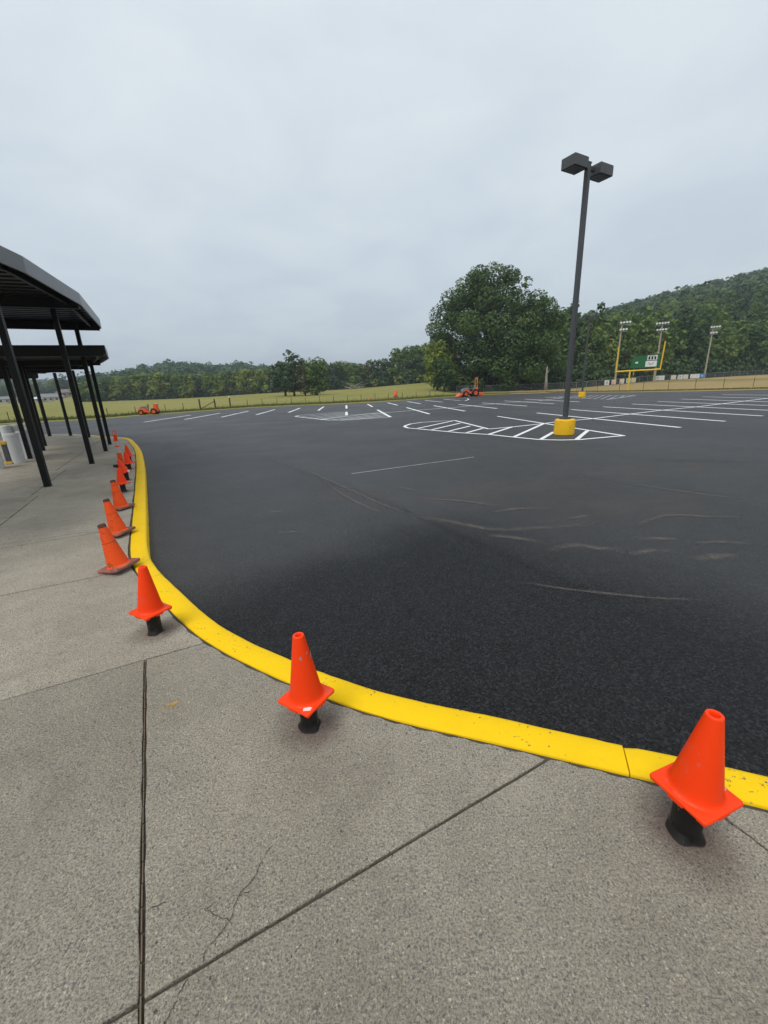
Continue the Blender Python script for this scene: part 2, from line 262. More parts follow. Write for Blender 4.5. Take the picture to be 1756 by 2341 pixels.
# ------------------------------------------------------------------ materials
class NT:
    def __init__(s, name, rough=0.7, spec=0.3):
        s.m = bpy.data.materials.new(name); s.m.use_nodes = True; s.t = s.m.node_tree
        s.b = s.t.nodes['Principled BSDF']; s.b.inputs['Roughness'].default_value = rough
        s.b.inputs['Specular IOR Level'].default_value = spec
        g = s.n('ShaderNodeNewGeometry'); s.pos = g.outputs['Position']
    def n(s, t, **k):
        q = s.t.nodes.new(t)
        for a, b in k.items(): setattr(q, a, b)
        return q
    def L(s, a, b): s.t.links.new(a, b)
    def val(s, sock, v):
        if hasattr(v, 'links') or hasattr(v, 'is_linked'): s.L(v, sock)
        else: sock.default_value = v
    def noise(s, scale, detail=4, rough=0.55, vec=None, dist=0.0):
        q = s.n('ShaderNodeTexNoise'); q.inputs['Scale'].default_value = scale; q.inputs['Detail'].default_value = detail
        q.inputs['Roughness'].default_value = rough; q.inputs['Distortion'].default_value = dist
        s.L(vec or s.pos, q.inputs['Vector']); return q.outputs['Fac']
    def voro(s, scale, feature='F1', vec=None, rnd=1.0):
        q = s.n('ShaderNodeTexVoronoi', feature=feature); q.inputs['Scale'].default_value = scale; q.inputs['Randomness'].default_value = rnd
        s.L(vec or s.pos, q.inputs['Vector']); return q
    def ramp(s, fac, stops):
        q = s.n('ShaderNodeValToRGB'); e = q.color_ramp.elements
        while len(e) < len(stops): e.new(0.5)
        for i, (p_, c) in enumerate(stops):
            e[i].position = p_; e[i].color = c if len(c) == 4 else (*c, 1)
        s.L(fac, q.inputs[0]); return q.outputs[0]
    def step(s, fac, a, b):
        if a <= b: return s.ramp(fac, [(a, (0, 0, 0)), (b, (1, 1, 1))])
        return s.ramp(fac, [(b, (1, 1, 1)), (a, (0, 0, 0))])
    def mix(s, fac, a, b, mode='MIX'):
        q = s.n('ShaderNodeMix', data_type='RGBA', blend_type=mode)
        s.val(q.inputs[0], fac)
        for i, v in ((6, a), (7, b)):
            if isinstance(v, tuple): q.inputs[i].default_value = v if len(v) == 4 else (*v, 1)
            else: s.L(v, q.inputs[i])
        return q.outputs[2]
    def math(s, op, a, b=0.0):
        q = s.n('ShaderNodeMath', operation=op); s.val(q.inputs[0], a); s.val(q.inputs[1], b); return q.outputs[0]
    def attr(s, name): 
        q = s.n('ShaderNodeAttribute', attribute_name=name); return q.outputs['Fac']
    def col(s, c):
        if isinstance(c, tuple): s.b.inputs['Base Color'].default_value = c if len(c) == 4 else (*c, 1)
        else: s.L(c, s.b.inputs['Base Color'])
        return s
    def rough(s, c): s.val(s.b.inputs['Roughness'], c); return s
    def bump(s, hgt, dist=0.01, strength=1.0, chain=None):
        q = s.n('ShaderNodeBump'); q.inputs['Distance'].default_value = dist; q.inputs['Strength'].default_value = strength
        s.L(hgt, q.inputs['Height'])
        if chain: s.L(chain, q.inputs['Normal'])
        s.L(q.outputs[0], s.b.inputs['Normal']); return q.outputs[0]
    def objpos(s): return s.n('ShaderNodeTexCoord').outputs['Object']

def plain(name, c, rough=0.6, spec=0.3, var=0.25, scale=6.0, metal=0.0, obj=True):
    t = NT(name, rough, spec); v = t.objpos() if obj else t.pos
    f = t.noise(scale, 5, 0.6, v)
    d = tuple(x * (1 - var) for x in c); e = tuple(min(1, x * (1 + var * .6)) for x in c)
    t.col(t.mix(f, d, e)); t.b.inputs['Metallic'].default_value = metal
    t.bump(t.noise(scale * 8, 3, 0.5, v), 0.002, 0.3)
    return t.m

# exposed-aggregate concrete
t = NT('concrete', 0.85, 0.2)
big = t.noise(.8, 5, 0.62); mid = t.noise(6, 6, 0.75); fine = t.noise(135, 5, 0.8); gr = t.noise(380, 3, 0.7)
c = t.mix(t.step(big, .33, .68), (0.285, 0.255, 0.205), (0.45, 0.405, 0.335))
c = t.mix(t.step(mid, .34, .66), t.mix(.30, c, (0.17, 0.148, 0.118)), c)
c = t.mix(t.step(fine, .40, .55), t.mix(.74, c, (0.055, 0.047, 0.038)), c)
c = t.mix(t.step(gr, .54, .66), c, t.mix(.55, c, (0.56, 0.49, 0.38)))
pb = t.voro(62); rc = t.n('ShaderNodeSeparateColor'); t.L(pb.outputs['Color'], rc.inputs[0])
inside = t.step(t.math('ADD', pb.outputs['Distance'], t.math('MULTIPLY', fine, .5)), .66, .50)
darkst = t.math('MULTIPLY', t.math('GREATER_THAN', rc.outputs[0], .78), inside)
c = t.mix(t.math('MULTIPLY', darkst, .7), c, (0.125, 0.125, 0.130))
pb2 = t.voro(140); rc2 = t.n('ShaderNodeSeparateColor'); t.L(pb2.outputs['Color'], rc2.inputs[0])
ins2 = t.step(pb2.outputs['Distance'], .40, .22)
lt = t.math('MULTIPLY', t.math('MULTIPLY', t.math('GREATER_THAN', rc2.outputs[1], .82), ins2), rc2.outputs[2])
c = t.mix(t.math('MULTIPLY', lt, .85), c, (0.56, 0.49, 0.38))
dk2 = t.math('MULTIPLY', t.math('LESS_THAN', rc2.outputs[0], .2), ins2)
c = t.mix(t.math('MULTIPLY', dk2, .6), c, (0.085, 0.075, 0.065))
fl = t.noise(44, 6, .82, None, .4); c = t.mix(t.math('MULTIPLY', t.step(fl, .585, .64), .72), c, (0.075, 0.066, 0.055))
fl2 = t.noise(70, 4, .8, None, .3); c = t.mix(t.math('MULTIPLY', t.step(fl2, .60, .66), .6), c, (0.60, 0.54, 0.44))
fl3 = t.noise(21, 6, .8, None, .8); c = t.mix(t.math('MULTIPLY', t.step(fl3, .62, .68), .55), c, (0.12, 0.115, 0.115))
pit = t.voro(5.5); pr = t.n('ShaderNodeSeparateColor'); t.L(pit.outputs['Color'], pr.inputs[0])
pm = t.math('MULTIPLY', t.math('GREATER_THAN', pr.outputs[0], .80), t.step(t.math('ADD', pit.outputs['Distance'], t.math('MULTIPLY', t.noise(26, 5, .8), .42)), .265, .235))
c = t.mix(t.math('MULTIPLY', pm, .8), c, (0.045, 0.04, 0.035))
st = t.step(t.noise(0.9, 6, 0.72, None, 1.2), .52, .72)
c = t.mix(t.math('MULTIPLY', st, .50), c, (0.15, 0.126, 0.105))
st2 = t.step(t.noise(2.6, 6, 0.75, None, .6), .57, .74)
c = t.mix(t.math('MULTIPLY', st2, .30), c, (0.45, 0.40, 0.33))
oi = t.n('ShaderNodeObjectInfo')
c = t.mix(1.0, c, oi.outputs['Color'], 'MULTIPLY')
t.col(c)
b1 = t.bump(t.math('ADD', t.math('MULTIPLY', fine, 1.0), t.math('SUBTRACT', t.math('MULTIPLY', inside, .3), t.math('MULTIPLY', pm, 1.5))), 0.006, 1.0)
CONC = t.m
t = NT('joint_filler', 0.95, 0.1); t.col(t.mix(t.noise(25, 4), (0.035, 0.032, 0.026), (0.12, 0.105, 0.08))); t.bump(t.noise(120, 3), .004); FILL = t.m
t = NT('crack_dirt', 0.95, 0.1); t.col(t.mix(t.noise(40, 4), (0.02, 0.018, 0.015), (0.06, 0.05, 0.04))); CRACK = t.m

# fresh asphalt: a coarse black mat laid last beside the kerb, a finer greyer one beyond it
t = NT('asphalt', 0.5, 0.5)
v1 = t.voro(92); v2 = t.voro(210); rc = t.n('ShaderNodeSeparateColor'); t.L(v1.outputs['Color'], rc.inputs[0])
big = t.noise(.35, 5, .62); med = t.noise(2.2, 4, .6)
spx = t.n('ShaderNodeSeparateXYZ'); t.L(t.pos, spx.inputs[0])
wob = t.math('MULTIPLY', t.math('SUBTRACT', t.noise(.9, 5, .6), .5), .9)
def side(nx, ny, c0): return t.math('ADD', t.math('SUBTRACT', t.math('ADD', t.math('MULTIPLY', spx.outputs[0], nx), t.math('MULTIPLY', spx.outputs[1], ny)), c0), wob)
def soft(v, lo_, hi_):
    q = t.n('ShaderNodeMapRange', interpolation_type='SMOOTHSTEP'); q.inputs['From Min'].default_value = lo_; q.inputs['From Max'].default_value = hi_; q.inputs['To Min'].default_value = 1; q.inputs['To Max'].default_value = 0
    t.L(v, q.inputs['Value']); return q.outputs[0]
inA = soft(side(-.641, .767, 3.62), -.7, .6); inB = soft(side(.808, .589, 3.40), -.5, 1.3)     # last lane laid, bounded by two seams
fresh = t.math('MULTIPLY', inA, t.math('ADD', t.math('MULTIPLY', inB, .72), t.math('MULTIPLY', soft(side(.808, .589, 3.4), 1.2, 4.5), .28)))
c = t.mix(t.step(big, .32, .68), (0.030, 0.0298, 0.0325), (0.047, 0.0465, 0.0500))
c = t.mix(fresh, c, (0.0105, 0.0109, 0.0123))
hi = t.mix(.5, c, t.mix(fresh, (0.095, 0.094, 0.099), (0.066, 0.068, 0.074))); lo = t.mix(.9, c, (0.006, 0.006, 0.007))
k3 = t.ramp(rc.outputs[0], [(0.0, (0, 0, 0)), (.35, (.30,) * 3), (.78, (.48,) * 3), (.86, (1, 1, 1))])
c = t.mix(k3, lo, hi)
c = t.mix(t.math('MULTIPLY', t.step(med, .42, .75), t.math('MULTIPLY', t.math('SUBTRACT', 1.0, fresh), .3)), c, (0.072, 0.069, 0.068))
lane = t.math('ADD', t.math('MULTIPLY', spx.outputs[0], .86), t.math('MULTIPLY', spx.outputs[1], .5))
lane = t.math('ADD', lane, t.math('MULTIPLY', t.noise(.25, 2), 1.2))
lw = t.n('ShaderNodeTexNoise', noise_dimensions='1D'); lw.inputs['Scale'].default_value = .33; lw.inputs['Detail'].default_value = 1; t.L(lane, lw.inputs['W'])
c = t.mix(t.math('MULTIPLY', t.math('MULTIPLY', t.step(lw.outputs['Fac'], .4, .6), .3), t.math('SUBTRACT', 1.0, fresh)), c, (0.060, 0.060, 0.064))
t.col(c)
hg = t.math('ADD', t.math('MULTIPLY', t.math('SUBTRACT', 1.0, v1.outputs['Distance']), 1.0), t.math('MULTIPLY', t.math('SUBTRACT', 1.0, v2.outputs['Distance']), .5))
t.bump(hg, 0.009, 1.0)
t.rough(t.ramp(big, [(.3, (.46,) * 3), (.7, (.60,) * 3)])); t.L(t.ramp(fresh, [(0, (.36,) * 3), (1, (.15,) * 3)]), t.b.inputs['Specular IOR Level'])
ASPH = t.m
def paint(name, col, wearlo=.64, wearhi=.76, under=(0.06, 0.06, 0.062), wearscale=40):
    t = NT(name, 0.6, 0.35)
    wv = t.noise(wearscale, 5, .7); lo = t.noise(3, 3, .5)
    k = t.step(t.math('ADD', t.math('MULTIPLY', wv, .7), t.math('MULTIPLY', lo, .3)), wearlo, wearhi)
    t.col(t.mix(k, t.mix(t.noise(5, 3), tuple(x * .88 for x in col), col), under)); t.bump(t.voro(150).outputs['Distance'], .003, .5)
    return t.m
WHITE = paint('white_lot_paint', (0.82, 0.84, 0.86))
FAINT = paint('worn_lot_paint', (0.34, 0.35, 0.37), .48, .62)
CHALK = paint('chalk_mark', (0.34, 0.34, 0.35), .48, .64)
def ribbon_mat(name, col, strength, scale):
    t = NT(name, 0.9, 0.1); t.col(t.mix(t.noise(8, 4), tuple(x * .8 for x in col), col))
    uv = t.n('ShaderNodeUVMap'); sp = t.n('ShaderNodeSeparateXYZ'); t.L(uv.outputs[0], sp.inputs[0])
    e = t.math('SUBTRACT', 1.0, t.math('ABSOLUTE', t.math('SUBTRACT', t.math('MULTIPLY', sp.outputs[1], 2.0), 1.0)))
    ends = t.math('MINIMUM', 1.0, t.math('MULTIPLY', t.math('MULTIPLY', sp.outputs[0], t.math('SUBTRACT', 1.0, sp.outputs[0])), 4.0))
    k = t.math('MULTIPLY', t.math('MULTIPLY', t.math('POWER', e, 1.3), ends), t.math('MULTIPLY', t.step(t.noise(scale, 7, .78), .32, .60), t.step(t.noise(60, 3, .7), .22, .55)))
    k2 = t.math('MULTIPLY', k, strength)
    t.L(k2, t.b.inputs['Alpha'])
    return t.m
DUST = ribbon_mat('dry_dust', (0.20, 0.18, 0.157), .75, 7)
SEAM = ribbon_mat('dark_tar_seam', (0.012, 0.012, 0.013), 0.22, 8)

# kerb paint, with chips down to the grey
t = NT('yellow_kerb_paint', 0.65, 0.18)
n1 = t.noise(38, 5, .7); n2 = t.noise(2.5, 3, .6)
chip = t.step(t.math('ADD', t.math('MULTIPLY', n1, .65), t.math('MULTIPLY', n2, .35)), .605, .625)
vc = t.voro(55); vr = t.n('ShaderNodeSeparateColor'); t.L(vc.outputs['Color'], vr.inputs[0])
hole = t.math('MULTIPLY', t.math('MULTIPLY', t.math('GREATER_THAN', vr.outputs[0], .91), t.step(vc.outputs['Distance'], .30, .18)), t.step(n2, .45, .55))
base = t.mix(t.noise(4, 4, .6), (0.80, 0.49, 0.002), (0.90, 0.58, 0.003))
base = t.mix(t.math('MULTIPLY', t.step(t.noise(14, 5, .7), .55, .8), .22), base, (0.55, 0.33, 0.03))
k = t.math('MAXIMUM', chip, hole)
t.col(t.mix(k, base, (0.12, 0.11, 0.09))); t.bump(t.math('SUBTRACT', t.noise(30, 4, .6), t.math('MULTIPLY', k, 1.0)), .004, .6)
YKERB = t.m
BAREKERB = plain('bare_kerb_concrete', (0.46, 0.43, 0.38), 0.9, 0.2, .25, 9, obj=False)

def orange(name, c, dirt, dirtcol, rough=0.45):
    t = NT(name, rough, 0.22); v = t.objpos(); g = t.n('ShaderNodeObjectInfo')
    off = t.n('ShaderNodeVectorMath', operation='ADD'); t.L(v, off.inputs[0]); sc_ = t.n('ShaderNodeCombineXYZ')
    t.L(t.math('MULTIPLY', g.outputs['Random'], 9.0), sc_.inputs[0]); t.L(sc_.outputs[0], off.inputs[1]); v = off.outputs[0]
    d1 = t.noise(9, 5, .65, v); d2 = t.noise(45, 4, .7, v)
    k = t.step(t.math('ADD', t.math('MULTIPLY', d1, .62), t.math('MULTIPLY', d2, .38)), dirt, dirt + .10)
    cc = t.mix(t.noise(3, 3, .5, v), tuple(x * .93 for x in c), c)
    t.col(t.mix(t.math('MULTIPLY', k, .8), cc, dirtcol)); t.bump(d2, .002, .25)
    return t.m
CONE_NEW = orange('fluorescent_orange_pvc', (1.0, 0.055, 0.004), .565, (0.62, 0.12, 0.07))
CONE_OLD = orange('faded_orange_pvc', (0.90, 0.095, 0.012), .53, (0.20, 0.06, 0.035), .6)
CONE_FOOT = orange('scuffed_pink_rubber', (0.42, 0.14, 0.10), .44, (0.14, 0.085, 0.07), .8)
TIPDIRT = orange('dirty_cone_tip', (0.16, 0.06, 0.04), .40, (0.07, 0.04, 0.03), .8)
REFL = plain('grey_reflective_band', (0.50, 0.48, 0.45), .5, .4, .2, 20)
STICK = plain('torn_sticker', (0.45, 0.33, 0.45), .5, .4, .6, 60)
WSTICK = plain('white_paint_smear', (0.80, 0.70, 0.68), .6, .3, .3, 80)
t = NT('black_tarred_pipe', .5, .3); v = t.objpos(); k = t.step(t.noise(26, 5, .7, v, .5), .62, .70)
t.col(t.mix(k, t.mix(t.noise(12, 3, .5, v), (0.006, 0.006, 0.006), (0.02, 0.018, 0.016)), (0.17, 0.15, 0.12))); t.rough(t.ramp(t.noise(18, 3, .5, v), [(.3, (.4,) * 3), (.7, (.75,) * 3)])); t.bump(t.noise(40, 4, .6, v), .002, .4)
PIPE = t.m
BLACKM = plain('black_painted_steel', (0.006, 0.0063, 0.0068), .42, .3, .4, 3)
FASCIA = plain('charcoal_fascia_metal', (0.15, 0.155, 0.165), .34, .5, .15, 3)
DECKM = plain('dark_roof_deck', (0.085, 0.088, 0.092), .35, .5, .2, 3)
RIBM = plain('dark_deck_rib', (0.012, 0.0125, 0.013), .4, .4, .2, 3)
BRONZE = plain('dark_bronze_lamp_metal', (0.062, 0.064, 0.068), .42, .5, .2, 4)
LENS = plain('dark_lamp_lens', (0.03, 0.035, 0.03), .15, .5, .2, 4)
t = NT('yellow_base_paint', .6, .35); t.col(t.mix(t.step(t.noise(11, 6, .7), .60, .72), t.mix(t.noise(3, 3), (0.80, 0.43, 0.006), (0.90, 0.53, 0.012)), (0.25, 0.15, 0.03))); t.bump(t.noise(30, 4), .004, .5); YBASE = t.m
WBOLL = plain('white_bollard_plastic', (0.60, 0.61, 0.60), .6, .3, .15, 5)
GREYP = plain('slate_grey_post', (0.10, 0.11, 0.12), .6, .3, .3, 8)
YCAP = plain('yellow_cap', (0.75, 0.45, 0.06), .6, .3, .2, 8)
WOODP = plain('weathered_pole_wood', (0.40, 0.36, 0.25), .9, .15, .4, 5)
RUSTP = plain('rusty_fence_post', (0.055, 0.043, 0.035), .85, .2, .4, 10)
GALV = plain('galvanised_pipe', (0.30, 0.32, 0.32), .5, .4, .25, 6)
GOALY = plain('goal_post_yellow', (0.80, 0.49, 0.03), .5, .4, .15, 4)
SCOREG = plain('scoreboard_green', (0.012, 0.13, 0.045), .6, .3, .25, 3)
SWHITE = plain('sign_white', (0.72, 0.74, 0.74), .6, .3, .12, 4)
SDARK = plain('sign_dark', (0.02, 0.022, 0.025), .5, .3, .2, 4)
LAMPW = plain('floodlight_shell', (0.47, 0.49, 0.50), .4, .4, .1, 4)
MORANGE = plain('machine_orange_paint', (0.85, 0.115, 0.02), .4, .5, .2, 4)
MGREY = plain('machine_grey_plastic', (0.16, 0.17, 0.18), .55, .4, .3, 5)
RUBBER = plain('black_rubber', (0.018, 0.018, 0.018), .85, .2, .3, 8)
BLUE = plain('sign_blue', (0.06, 0.20, 0.55), .6, .3, .15, 4)
PALEB = [plain('banner_print_%s' % n_, c_, .6, .3, .25, 3) for n_, c_ in (('white', (.70, .72, .72)), ('pink', (.68, .46, .40)), ('cream', (.70, .62, .54)), ('mint', (.52, .62, .52)), ('straw', (.62, .55, .28)))]
HWALL = plain('pale_house_wall', (0.55, 0.53, 0.49), .8, .2, .1, 1)
HBRICK = plain('brown_house_wall', (0.34, 0.27, 0.22), .8, .2, .2, 1)
HROOF = plain('grey_shingle_roof', (0.22, 0.22, 0.225), .9, .2, .2, 1)
HROOF2 = plain('brown_shingle_roof', (0.21, 0.165, 0.145), .9, .2, .2, 1)
GLASS = plain('dark_window_glass', (0.03, 0.04, 0.05), .1, .5, .2, 2)
BARK = plain('tree_bark', (0.075, 0.06, 0.045), .95, .1, .4, 3)
DEADW = plain('dead_grey_wood', (0.33, 0.30, 0.27), .95, .1, .3, 3)

def leaf(name, dark, mid, light, trans=.25):
    t = NT(name, .6, .25); a = t.attr('tint')
    g = t.n('ShaderNodeObjectInfo'); a2 = t.math('ADD', t.math('MULTIPLY', a, .75), t.math('MULTIPLY', g.outputs['Random'], .25))
    cc = t.ramp(a2, [(0.1, dark), (0.5, mid), (0.92, light)]); t.col(cc)
    tr = t.n('ShaderNodeBsdfTranslucent'); t.L(cc, tr.inputs['Color']); mx = t.n('ShaderNodeMixShader'); mx.inputs[0].default_value = trans
    o_ = [n for n in t.t.nodes if n.type == 'OUTPUT_MATERIAL'][0]
    t.L(t.b.outputs[0], mx.inputs[1]); t.L(tr.outputs[0], mx.inputs[2]); t.L(mx.outputs[0], o_.inputs[0])
    return t.m
LF_OAK = leaf('oak_leaves', (0.032, 0.066, 0.021), (0.066, 0.124, 0.034), (0.135, 0.2, 0.052))
LF_DARK = leaf('dark_leaves', (0.03, 0.062, 0.028), (0.056, 0.108, 0.04), (0.105, 0.17, 0.054))
LF_MID = leaf('green_leaves', (0.06, 0.115, 0.028), (0.125, 0.2, 0.042), (0.22, 0.29, 0.058))
LF_YEL = leaf('yellowing_leaves', (0.14, 0.185, 0.032), (0.22, 0.275, 0.044), (0.34, 0.36, 0.06))
LF_BRN = leaf('browning_leaves', (0.085, 0.098, 0.04), (0.145, 0.15, 0.062), (0.21, 0.2, 0.09))
LF_HAZY = leaf('far_wood_leaves', (0.04, 0.085, 0.042), (0.068, 0.128, 0.056), (0.115, 0.18, 0.07))
# field grass
t = NT('field_grass', .9, .1)
n1 = t.noise(.035, 5, .6); n2 = t.noise(.9, 5, .7); n3 = t.noise(7, 4, .7)
c = t.mix(t.step(n1, .36, .64), (0.235, 0.235, 0.055), (0.36, 0.30, 0.095))
c = t.mix(t.step(n2, .35, .7), t.mix(.35, c, (0.14, 0.145, 0.04)), c)
c = t.mix(t.step(n3, .3, .75), t.mix(.4, c, (0.09, 0.10, 0.03)), c); t.col(c); t.bump(n3, .08, .6)
GRASS = t.m
t = NT('dry_football_turf', .95, .1)
n1 = t.noise(.12, 5, .6); n3 = t.noise(5, 4, .7)
c = t.mix(t.step(n1, .34, .66), (0.34, 0.25, 0.10), (0.42, 0.31, 0.145)); c = t.mix(t.step(t.noise(.05, 3), .5, .68), c, (0.20, 0.185, 0.07))
c = t.mix(t.step(n3, .3, .75), t.mix(.4, c, (0.17, 0.13, 0.06)), c); t.col(c); t.bump(n3, .06, .6)
TURF = t.m
BLADE = leaf('edge_grass_blades', (0.085, 0.10, 0.03), (0.14, 0.145, 0.045), (0.24, 0.20, 0.08), .2)
WOODFLOOR = plain('forest_floor', (0.035, 0.042, 0.02), .95, .1, .4, .3, obj=False)
def mesh_alpha(name, c, a):
    t = NT(name, .6, .4); t.col(c); t.b.inputs['Alpha'].default_value = a; return t.m
CHAIN = mesh_alpha('chain_link_wire', (0.10, 0.115, 0.115), .42)
CHAIN2 = mesh_alpha('thin_wire_mesh', (0.10, 0.095, 0.085), .10)

# ================================================================== THE SETTING
def interp(x, xs, ys):
    return float(np.interp(x, xs, ys))
T_AZ = [a for a, _ in TERRAIN]
def knot(k, r):
    rows = TERRAIN[k][1]
    return interp(r, [d for d, _ in rows], [z for _, z in rows])
def r0_at(az): return interp(az, T_AZ, [rows[0][0] for _, rows in TERRAIN])
def d1_at(az): return interp(az, T_AZ, [rows[2][0] for _, rows in TERRAIN])
def ground_z(x, y):
    az = atan2(x, y); r = hypot(x, y)
    az = max(T_AZ[0], min(T_AZ[-1], az))
    k = max(i for i in range(len(T_AZ)) if T_AZ[i] <= az + 1e-9); k = min(k, len(T_AZ) - 2)
    f = (az - T_AZ[k]) / (T_AZ[k + 1] - T_AZ[k])
    return knot(k, r) * (1 - f) + knot(k + 1, r) * f
def pol(az, r): return (r * sin(az), r * cos(az))

AZS = list(np.arange(-1.15, 1.15, 0.014)); AZS = list(np.arange(-pi, -1.15, .07)) + AZS + list(np.arange(1.15, pi, .07)) + [pi]
FR = [0, .006, .02, .045, .08, .13, .2, .3, .42, .55, .7, .85, 1.0]
def sheet(name, azs, rfun, mat, lift=0.0, wob=0.0):
    V = []; F = []; n = None
    for az in azs:
        rs = rfun(az); n = len(rs)
        for r in rs:
            x, y = pol(az, r); z = ground_z(x, y) + lift
            if wob and r > r0_at(az) + 2: z += wob * (sin(x * .21 + 1.3 * sin(y * .13)) + sin(y * .17 + x * .05)) 
            V.append((x, y, z))
    for i in range(len(azs) - 1):
        for j in range(n - 1):
            F.append((i * n + j, i * n + j + 1, (i + 1) * n + j + 1, (i + 1) * n + j))
    m = MB(); m.add(V, [f[::-1] for f in F])
    return tag(m.build(name, mat, smooth=True), kind='structure')
AZ_T = 0.30                                            # east of this bearing the mown football ground begins
AZ_H = 0.17
def r_field(az):
    a = r0_at(az); b = d1_at(az); return [a - 3, a - .3] + [a + .02 + (b - a) * f for f in FR]
def r_back(az):
    b = d1_at(az); return [b + (q * q) * (2600 - b) for q in np.linspace(0, 1, 26)]
az_field = [a for a in AZS if a < AZ_T] + [AZ_T]
az_turf = [AZ_T] + [a for a in AZS if a > AZ_T]
sheet('field', az_field, r_field, GRASS, 0.0, .03)
sheet('football_field', az_turf, r_field, TURF, 0.0, .02)
sheet('hillside', AZS, r_back, WOODFLOOR, 0.0)
# the open field runs on under the far houses
sheet('far_meadow', [a for a in AZS if -1.15 < a < -0.53], lambda az: list(np.linspace(d1_at(az) - 2, 330, 8)), GRASS, .06)

m = MB(); poly = [pol(az, r0_at(az) + .35 * sin(az * 60) * .25) for az in AZS[:-1]]
m.add([(x, y, ZA) for x, y in poly], [tuple(range(len(poly)))[::-1]])
lot = tag(m.build('parking_lot', ASPH), kind='structure')

# blots: dark pink halo fading outwards round each cut-off pipe, drips of kerb paint
def blob_mat(name, col, strength, scale, lo=.35, hi=.65):
    t = NT(name, .9, .1); t.col(col); uv = t.n('ShaderNodeUVMap'); sp = t.n('ShaderNodeVectorMath', operation='LENGTH'); t.L(uv.outputs[0], sp.inputs[0])
    e = t.math('POWER', t.math('MAXIMUM', 0.0, t.math('SUBTRACT', 1.0, sp.outputs['Value'])), 1.2)
    t.L(t.math('MULTIPLY', t.math('MULTIPLY', e, t.step(t.noise(scale, 5, .7), lo, hi)), strength), t.b.inputs['Alpha']); return t.m
HALO = blob_mat('reddish_halo', (0.13, 0.085, 0.075), .75, 5, .2, .6); SPOT = blob_mat('spilt_yellow_paint', (0.75, 0.45, 0.03), 1.2, 30, .45, .6)
SPILL = blob_mat('grey_spatter', (0.42, 0.40, 0.36), .8, 24, .45, .62)
def blob(name, x, y, rx, ry, an, mat, z, parent):
    n = 20; V = [(x, y, z)]; uvs = [(0, 0)]
    for k in range(n):
        a = 2 * pi * k / n; u_ = rx * cos(a); v_ = ry * sin(a); V.append((x + u_ * cos(an) - v_ * sin(an), y + u_ * sin(an) + v_ * cos(an), z)); uvs.append((cos(a), sin(a)))
    o = MB().add(V, [(0, k + 1, (k + 1) % n + 1) for k in range(n)]).build(name, mat, parent)
    lay = o.data.uv_layers.new(name='UVMap')
    for pl in o.data.polygons:
        for li, vi in zip(pl.loop_indices, pl.vertices): lay.data[li].uv = uvs[vi]
    return o

# painted markings: thin sheets on the asphalt, parts of the lot
def strip_pts(pts, width):
    P = [Vector((x, y)) for x, y in pts]; L_ = []; R_ = []
    for i, q in enumerate(P):
        t_ = (P[min(i + 1, len(P) - 1)] - P[max(i - 1, 0)]).normalized(); nrm = Vector((-t_.y, t_.x))
        L_.append(q + nrm * width / 2); R_.append(q - nrm * width / 2)
    return L_, R_
def strip(name, pts, width, mat, z, parent, jit=0.0, uv=False):
    if len(pts) > 2 and uv: pts = dense(pts, 6)
    L_, R_ = strip_pts(pts, width); n = len(pts); V = []; F = []
    for i in range(n):
        j = jit * (random.random() - .5)
        V.append((L_[i].x + j, L_[i].y + j, z)); V.append((R_[i].x + j, R_[i].y - j, z))
    for i in range(n - 1): F.append((2 * i, 2 * i + 1, 2 * i + 3, 2 * i + 2))
    mb = MB(); mb.add(V, F); o = mb.build(name, mat, parent)
    if uv:
        me = o.data; lay = me.uv_layers.new(name='UVMap')
        for pl in me.polygons:
            for li, vi in zip(pl.loop_indices, pl.vertices):
                lay.data[li].uv = ((vi // 2) / (n - 1), float(vi % 2))
    return o
def dense(pts, k):
    out_ = []; P = [Vector((*q, 0)) for q in pts]; P = [P[0] * 2 - P[1]] + P + [P[-1] * 2 - P[-2]]
    for i in range(1, len(P) - 2):
        for j in range(k):
            t_ = j / k; a, b, c_, d = P[i - 1], P[i], P[i + 1], P[i + 2]
            q = 0.5 * ((2 * b) + (c_ - a) * t_ + (2 * a - 5 * b + 4 * c_ - d) * t_ * t_ + (3 * b - a - 3 * c_ + d) * t_ ** 3)
            out_.append((q.x, q.y))
    out_.append((P[-2].x, P[-2].y)); return out_
ZP = ZA + .004
for a, b in LINES['single']:
    if hypot(a[0], a[1]) > 24 and a[0] > 15 and b[0] > a[0] and hypot(b[0] - a[0], b[1] - a[1]) < 9:   # cut by the frame: run on to full length
        d = Vector((b[0] - a[0], b[1] - a[1])).normalized() * 9.1; b = (a[0] + d.x, a[1] + d.y)
    strip('stall_line', [a, b], .135 if hypot(*a) < 24 else .175, WHITE, ZP, lot)
nm = ['island_outline', 'centre_line', 'centre_line', 'centre_line', 'island_outline', 'island_outline', 'island_outline', 'centre_line', 'chalk_line']
for i, (name_, P) in enumerate(zip(nm, LINES['poly'])):
    if i == 2: P = P[:-1] + [(25.2, 27.09), (36.0, 33.2)]
    strip(name_, P, .05 if i == 8 else .13, {3: FAINT, 8: CHALK}.get(i, WHITE), ZP + .002 * (1 + i % 2), lot)
for a, b in LINES['hatch1'] + LINES['hatch2']: strip('hatch_line', [a, b], .125, WHITE, ZP + .006, lot)
ISL = [Vector(q) for q in ((16.75, 42.56), (21.8, 43.45), (23.5, 38.56), (18.1, 33.45), (18.1, 37.58))]
hd_ = Vector((.56, .83)).normalized(); hn = Vector((-hd_.y, hd_.x)); ds = [q.dot(hn) for q in ISL]
